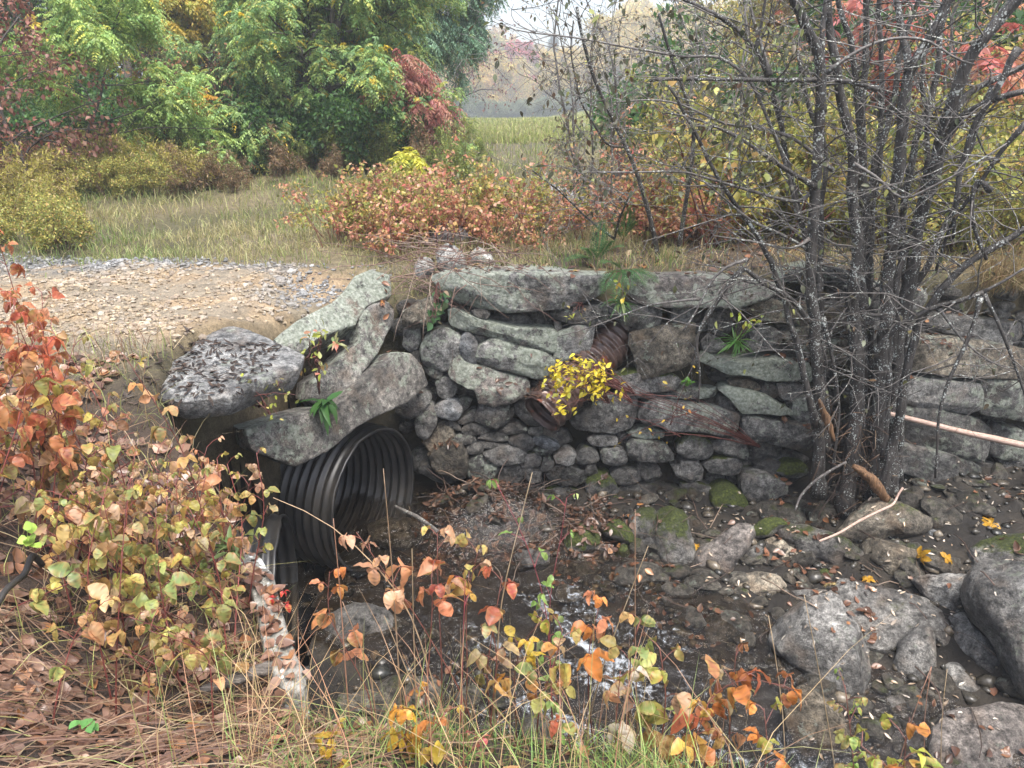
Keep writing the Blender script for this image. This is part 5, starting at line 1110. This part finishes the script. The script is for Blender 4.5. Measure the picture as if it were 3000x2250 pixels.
for i, ((X_, Y_), s) in enumerate(zip([(780, 500), (640, 490), (300, 630), (1065, 290), (190, 330), (70, 670)], (.07, .09, .065, .11, .07, .07))):
    q = px('N', f"{X_},{Y_}") if i != 4 else px('M', "190,330"); d_ = Vector(ray(q)[0]).normalized(); h = bvh.ray_cast(Vector(EYE), d_)
    if h[0] is None: continue
    m_ = MB(); nn = np.array(h[1])*(1 if h[1].z > 0 else -1); r2 = np.random.default_rng(i); k = 5; a = np.linspace(-2.0, 2.0, k)+r2.uniform(0, 6); e1 = nrm(np.cross(nn, [.2, .9, .1])); e2 = np.cross(nn, e1)
    leaves(m_, np.repeat((np.array(h[0])+nn*.012)[None], k, 0), np.cos(a)[:, None]*e1+np.sin(a)[:, None]*e2, np.repeat(nn[None], k, 0)+r2.normal(0, .2, (k, 3)), s*np.array([.7, .9, 1, .9, .7]), s*.45, (.62, .36, .03) if i < 5 else (.55, .48, .25), (.50, .22, .03), 'hi', .3, .3, r2, .4)
    tag(m_.obj("fallen_leaf", LEAF), YL[i], "leaf")

# ---------------------------------------------------------------- brambles (foreground canes), each cane a plant
def cane_mesh(P, r0, r1, pal, pal2, LL, rg, start=.35, step=.055, ratio=.72, trif=3, col=(.22, .06, .05), lvl='hi', pet=.045, droop=.8, blotch=.7):
    """stem along P with leaves of three leaflets; returns two mesh builders"""
    s, l = MB(), MB(); n = len(P); tube(P, np.linspace(r0, r1, n), 6, mb=s, C=np.array(col)*rg.uniform(.7, 1.3)); d = np.r_[0, np.cumsum(np.linalg.norm(np.diff(P, axis=0), axis=1))]; T = d[-1]*start; pos = []; dr = []; up = []; sz = []; sd0 = rg.uniform(0, 6.28)
    while T < d[-1]+step*.5:
        t = min(T, d[-1]*.999); p = np.array([np.interp(t, d, P[:, k]) for k in range(3)]); j = min(np.searchsorted(d, t), n-1); tg = nrm(P[j]-P[j-1]); sd0 += 2.4; T += step*rg.uniform(.6, 1.4)
        a = sd0; h = nrm(np.array([math.cos(a), math.sin(a), .35])+tg*.5); q = p+h*pet*rg.uniform(.6, 1.5); tube(np.array([p, (p+q)/2+np.array([0, 0, .006]), q]), (.0013, .0011, .001), 4, mb=s, C=np.array(col)*1.3, cap=False)
        f = np.cross(h, [0, 0, 1]); f = nrm(f); u = nrm(np.array([0, 0, 1.0])-h*.2+rg.normal(0, .3, 3)); S_ = rg.uniform(.7, 1.15)*(1-.35*max(0, T/d[-1]-.8)/.2)
        for dd, k in ([(h, 1.0)]+[(nrm(h*.25+f), .82), (nrm(h*.25-f), .82)][:trif-1]+([(nrm(-h*.1+f), .7), (nrm(-h*.1-f), .7)] if trif > 3 else [])):
            pos.append(q+dd*.004-h*(.02 if k < .8 else 0)); dr.append(nrm(dd+np.array([0, 0, -droop*rg.uniform(.2, 2.0)])+rg.normal(0, .12, 3))); up.append(u+rg.normal(0, .18, 3)); sz.append(LL*k*S_)
    N_ = len(pos); sz = np.array(sz); g = np.repeat(pick(rg, pal, (N_+2)//trif+1), trif, 0)[:N_]; c = g*np.exp(rg.normal(0, .16, (N_, 1))); c2 = pick(rg, pal2, N_)
    leaves(l, np.array(pos), np.array(dr), np.array(up), sz, sz*ratio, c, c2, lvl, .6, .35, rg, blotch); return s, l
def cane(name, label, cat, group, P, pal, pal2, LL, rg, **kw):
    root = empty(name, P[0], label, cat, group); s, l = cane_mesh(P-P[0], kw.pop('r0', .0035), .0012, pal, pal2, LL, rg, **kw); s.obj("stem", CANE, root, (0, 0, 0)); l.obj("leaves", LEAF, root, (0, 0, 0)); return root
MIXL = [(4, (.56, .24, .10)), (3, (.55, .32, .18)), (2, (.46, .38, .08)), (1.5, (.32, .37, .10)), (2, (.48, .14, .08)), (.6, BRN)]; REDL = [(3, (.50, .13, .07)), (2, (.58, .24, .12)), (1, (.36, .07, .05))]; E2 = [(2, (.60, .22, .10)), (2, (.55, .34, .12)), (1, (.30, .12, .06)), (1, (.42, .44, .12))]
MIXG = [(2, (.46, .42, .10)), (3, (.30, .36, .11)), (2, (.54, .32, .12)), (2, (.56, .38, .26)), (1.5, (.19, .27, .09)), (.5, BRN)]; PNKL = [(3, (.64, .40, .26)), (2, (.62, .30, .16)), (1, (.46, .44, .14))]
rg = np.random.default_rng(60)
def thicket(n, X0, X1, Y0, Y1, d0, d1, pal, pal2, LL, label, group, start=.4, minh=.16, step=.062, reach=.25, lim=None):
    k = 0
    while k < n:
        X_, Y_, dd = rg.uniform(X0, X1), rg.uniform(Y0, Y1), rg.uniform(d0, d1)
        if lim is not None and not lim(X_, Y_): continue
        t = at_y(vpx(X_, Y_), dd)[0]; bx, by = t[0]+rg.normal(0, reach), t[1]+rg.normal(0, reach*.6); g = Z1(bx, by)
        if float(gully(np.array(bx), np.array(by))) > .2: bx, by = t[0]-.25, t[1]; g = Z1(bx, by)
        if t[2]-g < minh: t[2] = g+minh*rg.uniform(1, 1.6)
        b = np.array([bx, by, g-.02]); m = b*.45+t*.55+np.array([rg.normal(0, .05), rg.normal(0, .05), .12*(t[2]-g)])
        cane("bramble_cane", label, "bramble", group, smooth_path(np.array([b, b*.7+m*.3+np.array([0, 0, .03]), m, t]), 14), pal(Y_) if callable(pal) else pal, pal2, LL, rg, start=start, step=step); k += 1
thicket(21, -40, 310, 690, 1000, 2.5, 3.2, lambda Y_: MIXL if Y_ < 850 else MIXG, E2, .066, "orange and yellow leaved bramble cane in the dense thicket at the left edge", "bramble canes in the left thicket", lim=lambda X_, Y_: Y_ > 640+.55*max(0, X_-80))
thicket(6, -60, 105, 490, 690, 2.5, 3.0, REDL, E2, .07, "tall red leaved bramble cane rising at the upper left edge", "tall red bramble canes at the left edge", start=.45)
thicket(27, 180, 560, 950, 1150, 2.6, 3.1, lambda Y_: MIXG if rg.random() < .65 else PNKL, E2, .056, "yellow green and pink bramble cane on the bank above the lower pipe", "bramble canes on the bank above the pipe", minh=.12, step=.055, lim=lambda X_, Y_: X_ < 420 or Y_ < 1030)
thicket(13, 200, 410, 1290, 1420, 2.0, 2.5, PNKL+MIXG, E2, .06, "low pale bramble shoot among dead grass near the driftwood", "low bramble shoots in the dead grass", minh=.10, step=.05)
thicket(16, 30, 420, 1000, 1200, 2.2, 2.6, MIXG, E2, .068, "yellow green bramble shoot below the left thicket", "bramble shoots below the thicket", minh=.12)
CANES = [("1060,1690 1000,1500 900,1330 820,1220 770,1150", 2.15, PNKL, .72, 3, "cane arching left before the pipe with peach pink leaves at its tip", .058), ("950,1690 955,1450 945,1250 945,1150", 2.2, PNKL+MIXG, .8, 3, "upright cane with peach and green leaves at its tip before the pipe", .056),
 ("1000,1690 1010,1450 1005,1300 1035,1180", 2.25, MIXG, .83, 3, "cane tipped with curled olive leaves right of the peach tipped cane", .056), ("905,1690 925,1450 935,1300 932,1245", 2.1, REDL, .85, 3, "cane with big coral red leaves left of the white riffle", .064), ("1070,1690 1050,1450 1075,1300 1085,1245", 2.15, REDL, .86, 3, "cane with drooping scarlet leaves above the riffle", .06),
 ("990,1690 1000,1400 1005,1255", 2.05, [(1, ORA), (1, (.5, .4, .1))], .88, 2, "cane with a single broad orange leaf above the riffle", .07), ("1195,1690 1190,1450 1180,1300 1130,1150 1070,1040", 2.6, [(3, LGR), (1, (.45, .5, .2))], .3, 2, "tall red stemmed shoot with sparse small green leaves, left fork", .042), ("1198,1690 1188,1400 1185,1280 1210,1180 1224,1075", 2.62, [(3, LGR), (1, (.45, .5, .2))], .45, 2, "tall red stemmed shoot with sparse small green leaves, right fork", .042),
 ("1290,1690 1270,1500 1272,1390 1300,1290", 2.1, [(2, ORA), (1, SAL)], .72, 3, "cane with rusty orange leaves right of the riffle", .06), ("1350,1690 1360,1500 1362,1400 1385,1340", 2.0, MIXG, .5, 3, "cane thick with yellow green leaves at the bottom centre", .062), ("1420,1690 1440,1500 1425,1400", 1.95, MIXG+[(3, YGR)], .4, 3, "cane with lime and orange leaves beside the thick yellow green cane", .062),
 ("1330,1690 1330,1560 1340,1450", 1.9, [(2, (.64, .58, .48)), (1, ORA)], .55, 3, "cane with pale withered leaves at the bottom centre", .066), ("1480,1690 1500,1570 1540,1490 1620,1455 1705,1490", 1.95, REDL+[(4, ORA)], .42, 3, "cane leaning right with a row of orange and red leaves before the split block", .06), ("1500,1690 1500,1600 1530,1520", 1.85, [(2, (.56, .34, .07)), (1, (.2, .08, .05))], .5, 3, "short cane with yellow and dark maroon leaves at the bottom", .06),
 ("1570,1690 1580,1500 1592,1395", 2.05, MIXG+[(2, ORA)], .74, 3, "thin cane with green and orange leaves left of the split block", .05), ("800,1500 745,1400 705,1320 712,1235", 2.35, [(2, ORA), (2, SAL), (1, OLV)], .55, 3, "cane with salmon orange leaves in front of the lower pipe", .05), ("1120,1690 1110,1450 1130,1380 1180,1335", 2.15, [(2, YEL), (1, YGR), (1, ORA)], .62, 3, "cane with golden leaves in front of the white riffle", .054),
 ("850,1690 880,1570 875,1500", 1.85, [(3, YEL), (1, ORA)], .4, 5, "cane with pointed yellow leaves at the bottom left of centre", .06), ("930,1690 925,1600 960,1540", 1.8, [(2, ORA), (1, YEL)], .5, 3, "short orange cane beside the pointed yellow leaves", .055), ("1950,1760 1950,1640 1965,1550", 1.55, [(3, (.42, .46, .08)), (1, YEL), (1, ORA)], .35, 3, "cane with large yellow green leaves at the bottom right", .07), ("2100,1760 1930,1680 1860,1610", 1.55, [(2, (.3, .4, .08)), (1, ORA)], .5, 3, "cane leaning left with rounded green leaves at the bottom right", .06),
 ("1850,1720 1838,1580 1825,1480", 1.9, [(2, LGR), (1, (.4, .4, .15))], .5, 5, "spindly plant with small jagged green leaves before the dark rocks", .038), ("720,1740 716,1650 715,1590", 1.7, [(3, YEL)], .3, 5, "small bright yellow shoot at the bottom edge", .045), ("1150,1690 1165,1520 1200,1430 1215,1360", 2.0, MIXG+[(3, ORA)], .5, 3, "cane with mixed gold and orange leaves in the middle foreground", .054), ("1050,1690 1060,1560 1075,1420 1060,1340", 2.1, MIXG, .6, 3, "cane with faded green leaves left of the golden one", .05),
 ("1240,1690 1225,1560 1190,1480", 1.9, MIXG+[(2, REDL[0][1])], .5, 3, "short leafy cane in the grass below the riffle", .05), ("1640,1720 1660,1620 1650,1530", 1.8, [(2, ORA), (2, YGR), (1, BRN)], .4, 3, "short cane with browning leaves left of the wet ledge", .055), ("1000,1700 1000,1640 1040,1600", 1.75, [(2, (.5, .1, .12)), (1, ORA)], .4, 5, "small crimson feathered shoot in the near grass", .035), ("600,1310 606,1285 612,1270", 2.6, [(1, (.6, .02, .04))], .2, 3, "tiny bright red shoot on the concrete edge", .035)]
for ps, dd, pal, st_, tr, lb, LL in CANES:
    P = at_y(px('V', ps), dd); g = Z1(P[0, 0], P[0, 1]); 
    if P[0, 2] > g: P = np.vstack([[P[0, 0], P[0, 1], g-.02], P])
    cane("bramble_cane" if tr != 2 else "leafy_shoot", lb, "bramble" if tr != 2 else "shoot", None, smooth_path(P, 20), pal, E2 if tr != 2 else pal, LL*1.42*(dd/2.1 if dd < 2.4 else 1), rg, start=st_, step=.05 if tr != 2 else .12, trif=tr, col=(.26, .05, .06) if tr == 2 else (.2, .07, .05), ratio=.70 if tr != 2 else .5, r0=.0034)
# dead upright stalks
mb = MB(); ST = ["860,1420 845,1200 828,1012", "1000,1690 880,1290 700,1110 590,1075", "905,1690 893,1350 890,1185", "1815,1720 1770,1450 1737,1285", "2035,1720 2030,1550 2046,1445", "2005,1720 1990,1560 2012,1440", "1920,1720 1985,1500 2012,1440", "1700,1690 1690,1500 1660,1330", "1060,1690 1080,1300 1150,1020", "1380,1690 1372,1400 1372,1100", "750,1500 735,1280 720,1120", "960,1690 900,1500 830,1330", "1240,1690 1300,1440 1400,1180", "830,1690 800,1450 740,1300"]
for i, s in enumerate(ST):
    P = at_y(px('V', s), 2.15); g = Z1(P[0, 0], P[0, 1])
    if P[0, 2] > g: P = np.vstack([[P[0, 0], P[0, 1], g-.02], P])
    m_ = MB(); tube(smooth_path(P, 14), np.linspace(.0034, .0012, 14), 5, mb=m_, C=pick(rg, [(2, (.46, .34, .2)), (1, (.38, .2, .13))], 1)[0]); tag(m_.obj("dead_stalk", CANE), "leafless tan stalk standing among the foreground canes", "stalk", "dead stalks in the foreground")
# ---------------------------------------------------------------- ferns and small plants of the wall
def frond(s, l, p, d, L, pal, rg, droop=1.0, W=.06, n=18):
    d = nrm(np.asarray(d, float)); t = np.linspace(0, 1, 12)[:, None]; P = p+d*L*(t-.15*t*t)+np.array([0, 0, -1.0])*L*.55*droop*t*t; tube(P, np.linspace(.003, .001, 12), 4, mb=s, C=(.16, .16, .05)); tt = np.linspace(.15, .98, n); pos = np.stack([np.interp(tt, t[:, 0], P[:, k]) for k in range(3)], 1); tg = nrm(np.gradient(pos, axis=0)); sdv = nrm(np.cross(tg, [0, 0, 1.0])); w = W*np.sin(np.clip(tt*.8+.2, 0, 1)*math.pi)**.7*1.5
    for sg in (1, -1):
        dd = nrm(sdv*sg+tg*.45); m = 5; q = np.linspace(.12, .95, m); p2 = (pos[:, None]+dd[:, None]*(q[None, :, None]*w[:, None, None])).reshape(-1, 3); lw = np.repeat(w, m)*np.tile(1-q*.75, n)*.34
        for s2 in (1, -1): leaves(l, p2, np.repeat(tg, m, 0)*s2*.8+np.repeat(dd, m, 0)*.55, np.cross(np.repeat(dd, m, 0), np.repeat(tg, m, 0))*sg+rg.normal(0, .1, p2.shape), lw, lw*.55, pick(rg, pal, len(p2)), None, 'lo', .1, .1, rg)
FP = [(3, (.07, .17, .05)), (2, (.11, .23, .07)), (1, (.05, .12, .05))]
for lb, q, dd, spec in (("bright green fern arching over the gap between the two capstones", (1345, 585), 5.72, [(-.5, -.75, .3, .42, 1.3), (-.25, -.9, .25, .40, 1.5), (.35, -.8, .4, .42, 1.1), (.7, -.6, .35, .40, 1.0), (.1, -1, .5, .36, 1.4), (-.6, -.3, .7, .34, .9)]), ("darker fern on the wall top left of the bright green fern", (1290, 565), 6.15, [(-.8, -.3, .5, .40, .9), (-.4, -.5, .8, .42, .8), (.3, -.4, .9, .45, .7), (.6, -.2, .8, .42, .8), (-.9, .1, .5, .36, .9), (.1, .2, 1, .5, .4)]), ("small dark fern standing above the other two ferns", (1345, 520), 6.6, [(.1, -.2, 1, .42, .3), (.4, -.2, .9, .34, .5), (-.4, -.1, .9, .34, .5)])):
    p = at_y(vpx(*q), dd)[0]; root = empty("fern", p, lb, "fern"); s, l = MB(), MB()
    for a, b, c, L_, dr in spec: frond(s, l, np.zeros(3), (a, b, c), L_, FP, rg, dr*.8)
    s.obj("stems", CANE, root, (0, 0, 0)); l.obj("fronds", LEAF, root, (0, 0, 0))
def blob(name, label, cat, rootpx, rd, pts, dd, pal, LL, LW, n, r=.03, stemcol=(.14, .05, .04), lvl='mid', droop=.3):
    """shrub: stems from the root to every given point, leaves round the points"""
    p0 = at_y(vpx(*rootpx), rd)[0]; root = empty(name, p0, label, cat); s, l = MB(), MB(); nodes = []
    ends = []
    for X_, Y_ in pts:
        e = at_y(vpx(X_, Y_), dd+rg.uniform(-.12, .12))[0]-p0; b0 = np.zeros(3) if len(ends) < 6 else ends[rg.integers(0, 6)]*.82; ends.append(e); P = smooth_path(np.array([b0, b0*.6+e*.4+np.array([0, 0, .04]), b0*.2+e*.8+np.array([0, 0, .03]), e]), 12)+rg.normal(0, .004, (12, 3)); tube(P, np.linspace(.004, .0012, 12), 4, mb=s, C=stemcol)
        for k in range(10, 12): nodes.append((P[k], P[k]-P[k-1]))
    simple(rg, l, nodes, n, LL, LW, pal, droop, lvl, spread=r) if n else None; s.obj("stems", CANE, root, (0, 0, 0)); l.obj("leaves", LEAF, root, (0, 0, 0)); return root
blob("yellow_shrub", "small shrub with bright yellow leaves hanging in front of the rusty pipe", "shrub", (1640, 962), 5.5, [(rg.uniform(1190, 1300), rg.uniform(782, 852)) for _ in range(40)]+[(1178, 828), (1185, 815), (1215, 878), (1230, 890), (1240, 782), (1290, 838), (1218, 885), (1305, 830)], 4.75, [(4, (.68, .52, .04)), (2, (.58, .50, .06)), (1, (.45, .45, .08))], .05, .026, 3, .03)
blob("yellow_shrub", "thin twiggy shrub with a few tiny yellow leaves right of the rusty pipe", "shrub", (1640, 965), 5.5, [(1420, 830), (1470, 870), (1490, 855), (1400, 905), (1430, 940), (1380, 935), (1335, 900), (1300, 870), (1500, 790), (1475, 885), (1330, 960)], 5.0, [(3, (.62, .46, .05)), (1, ORA)], .035, .02, 1, .02)
blob("seedling", "lime yellow seedling sprouting from the wall beside the alder", "seedling", (1590, 740), 5.6, [(1582, 690), (1600, 683), (1622, 690), (1640, 683), (1650, 695), (1632, 700), (1605, 700), (1612, 712)], 5.3, [(2, (.55, .58, .06)), (2, (.40, .52, .08)), (1, (.62, .5, .1))], .062, .032, 1, .01)
blob("vine", "yellowing vine leaves hanging below the bright green fern", "vine", (1345, 590), 5.7, [(1325, 605), (1340, 615), (1350, 625), (1332, 630), (1345, 645), (1360, 612)], 5.45, [(2, YGR), (2, YEL), (1, ORA)], .05, .026, 1, .02, droop=.9)
blob("vine", "pale leaved vine trailing on the small stone left of the fern", "vine", (1260, 660), 5.7, [(1225, 668), (1238, 675), (1250, 672), (1232, 690), (1256, 690)], 5.5, [(2, (.5, .42, .16)), (1, YGR)], .045, .024, 1, .02)
blob("ivy", "dark green ivy at the left end of the long capstone", "ivy", (945, 610), 5.7, [(rg.uniform(930, 985), rg.uniform(625, 690)) for _ in range(10)], 5.45, [(3, (.06, .13, .05)), (1, (.11, .19, .07)), (.5, PNK)], .06, .045, 2, .02, droop=.8)
def tuft(name, label, cat, q, dd, n, L, w, pal, spread=1.0, hang=.6):
    p = at_y(vpx(*q), dd)[0]; m_ = MB(); a = rg.uniform(0, 6.28, n); d = np.stack([np.cos(a)*spread, np.sin(a)*spread-.5, rg.uniform(-.2, 1.0, n)], 1); leaves(m_, p+rg.normal(0, .012, (n, 3)), d, np.array([0, 0, 1.0])+rg.normal(0, .3, (n, 3)), L*rg.uniform(.6, 1.2, n), w, pick(rg, pal, n), None, 'mid', hang, .25, rg); return tag(m_.obj(name, LEAF), label, cat)
tuft("grass_tuft", "green grassy tuft growing from the wall below the lime seedling", "grass tuft", (1590, 738), 5.5, 40, .17, .014, [(3, (.10, .24, .05)), (1, (.2, .3, .07))])
tuft("dock_plant", "glossy dark green broad leaved rosette hanging on the tilted slab", "plant", (703, 868), 4.55, 15, .17, .05, [(3, (.045, .12, .03)), (1, (.09, .19, .05))], 1.0, .8)
tuft("weed_rosette", "small green and red rosette on the leaning slab", "weed", (728, 742), 4.9, 16, .08, .02, [(2, (.2, .26, .1)), (1, (.45, .15, .1)), (1, (.4, .36, .15))])
tuft("hanging_plant", "narrow leaved green plant hanging below the vine leaves", "plant", (1338, 655), 5.5, 30, .14, .02, [(3, (.08, .17, .05)), (1, (.2, .26, .08))], .8, .9)
tuft("clover_patch", "bright green small leaves on the ledge below the square block", "plant", (1485, 828), 5.5, 26, .04, .03, [(1, (.16, .36, .06))], 1.2, .2)
tuft("seedling", "pale green maple like seedling on the left bank above the hose", "seedling", (65, 1160), 2.3, 9, .055, .035, [(1, (.36, .52, .10))], 1.0, .2); tuft("seedling", "small clover like seedling in bare dark soil at the bottom left", "seedling", (180, 1565), 1.6, 7, .04, .03, [(1, (.16, .36, .1))], 1.0, .2); tuft("weed_rosette", "flat green rosette beside the concrete edge", "weed", (497, 1180), 2.75, 14, .085, .022, [(1, (.15, .26, .08)), (1, (.22, .3, .12))], 1.2, .3)
blob("weed", "leggy weed with yellow and red leaves between the flat slab and the leaning slab", "weed", (690, 850), 4.6, [(rg.uniform(640, 720), rg.uniform(705, 800)) for _ in range(12)], 4.5, [(2, YGR), (2, (.3, .32, .1)), (1, (.5, .2, .14))], .045, .022, 2, .025)
blob("weed", "sprawling olive weed hanging below the flat wet slab", "weed", (560, 880), 4.1, [(rg.uniform(440, 640), rg.uniform(820, 900)) for _ in range(14)], 3.9, [(2, YGR), (2, OLV), (1, (.5, .42, .14))], .04, .018, 2, .03)
# tangle of dead stems over the left end of the wall and twigs in the gully
mb = MB()
for i in range(110):
    b = at_y(vpx(rg.uniform(830, 1080), rg.uniform(520, 620)), rg.uniform(5.6, 6.3))[0]; a = rg.uniform(-.6, 3.7); P = bpath(rg, b, (math.cos(a), -.3, rg.uniform(-.4, .5)), rg.uniform(.3, .9), 7, .3, -.06); tube(P, np.linspace(.0035, .0015, 8), 4, mb=mb, C=pick(rg, [(2, (.20, .12, .09)), (1, (.34, .26, .2)), (1, (.13, .06, .05))], 1)[0])
tag(mb.obj("bramble_tangle", CANE), "tangle of dead brown bramble stems over the left end of the wall", "brambles")['kind'] = 'stuff'
mb = MB()
for i in range(420):
    if i < 260: x, y = rg.normal(.0, .5), rg.uniform(4.7, 5.6)
    else: x, y = rg.uniform(-.5, 4.5), rg.uniform(3.0, 5.5)
    h = bvh.ray_cast(Vector((x, y, .0)), Vector((0, 0, -1)))
    if h[0] is None or h[0].z > -1.2: continue
    a = rg.uniform(0, 6.28); P = bpath(rg, np.array(h[0])+np.array([0, 0, .015]), (math.cos(a), math.sin(a), rg.uniform(.0, .5)), rg.uniform(.1, .4), 5, .3, -.05); tube(P, rg.uniform(.0015, .0045), 4, mb=mb, C=pick(rg, [(3, (.06, .04, .03)), (1, (.25, .18, .13)), (1, (.13, .08, .06))], 1)[0])
tag(mb.obj("twig_debris", CANE), kind='stuff')
HAZE = .003
# ---------------------------------------------------------------- the fog that the far trees fade into
hz = bpy.data.materials.new("haze_air"); hz.use_nodes = True; t = hz.node_tree; t.nodes.clear()
o = t.nodes.new("ShaderNodeOutputMaterial"); pv = t.nodes.new("ShaderNodeVolumePrincipled"); pv.inputs['Color'].default_value = (.90, .95, 1, 1); pv.inputs['Density'].default_value = HAZE; pv.inputs['Anisotropy'].default_value = .2
t.links.new(pv.outputs[0], o.inputs['Volume'])
m_ = MB(); Vb = np.array([(x, y, z) for x in (-180, 180) for y in (-4, 250) for z in (-7.5, 23)], float); m_.add(Vb, np.array([(0, 1, 3, 2), (4, 6, 7, 5), (0, 4, 5, 1), (2, 3, 7, 6), (0, 2, 6, 4), (1, 5, 7, 3)]))
tag(m_.obj("haze", hz, origin=(0, 0, 0), smooth=False), kind='stuff')
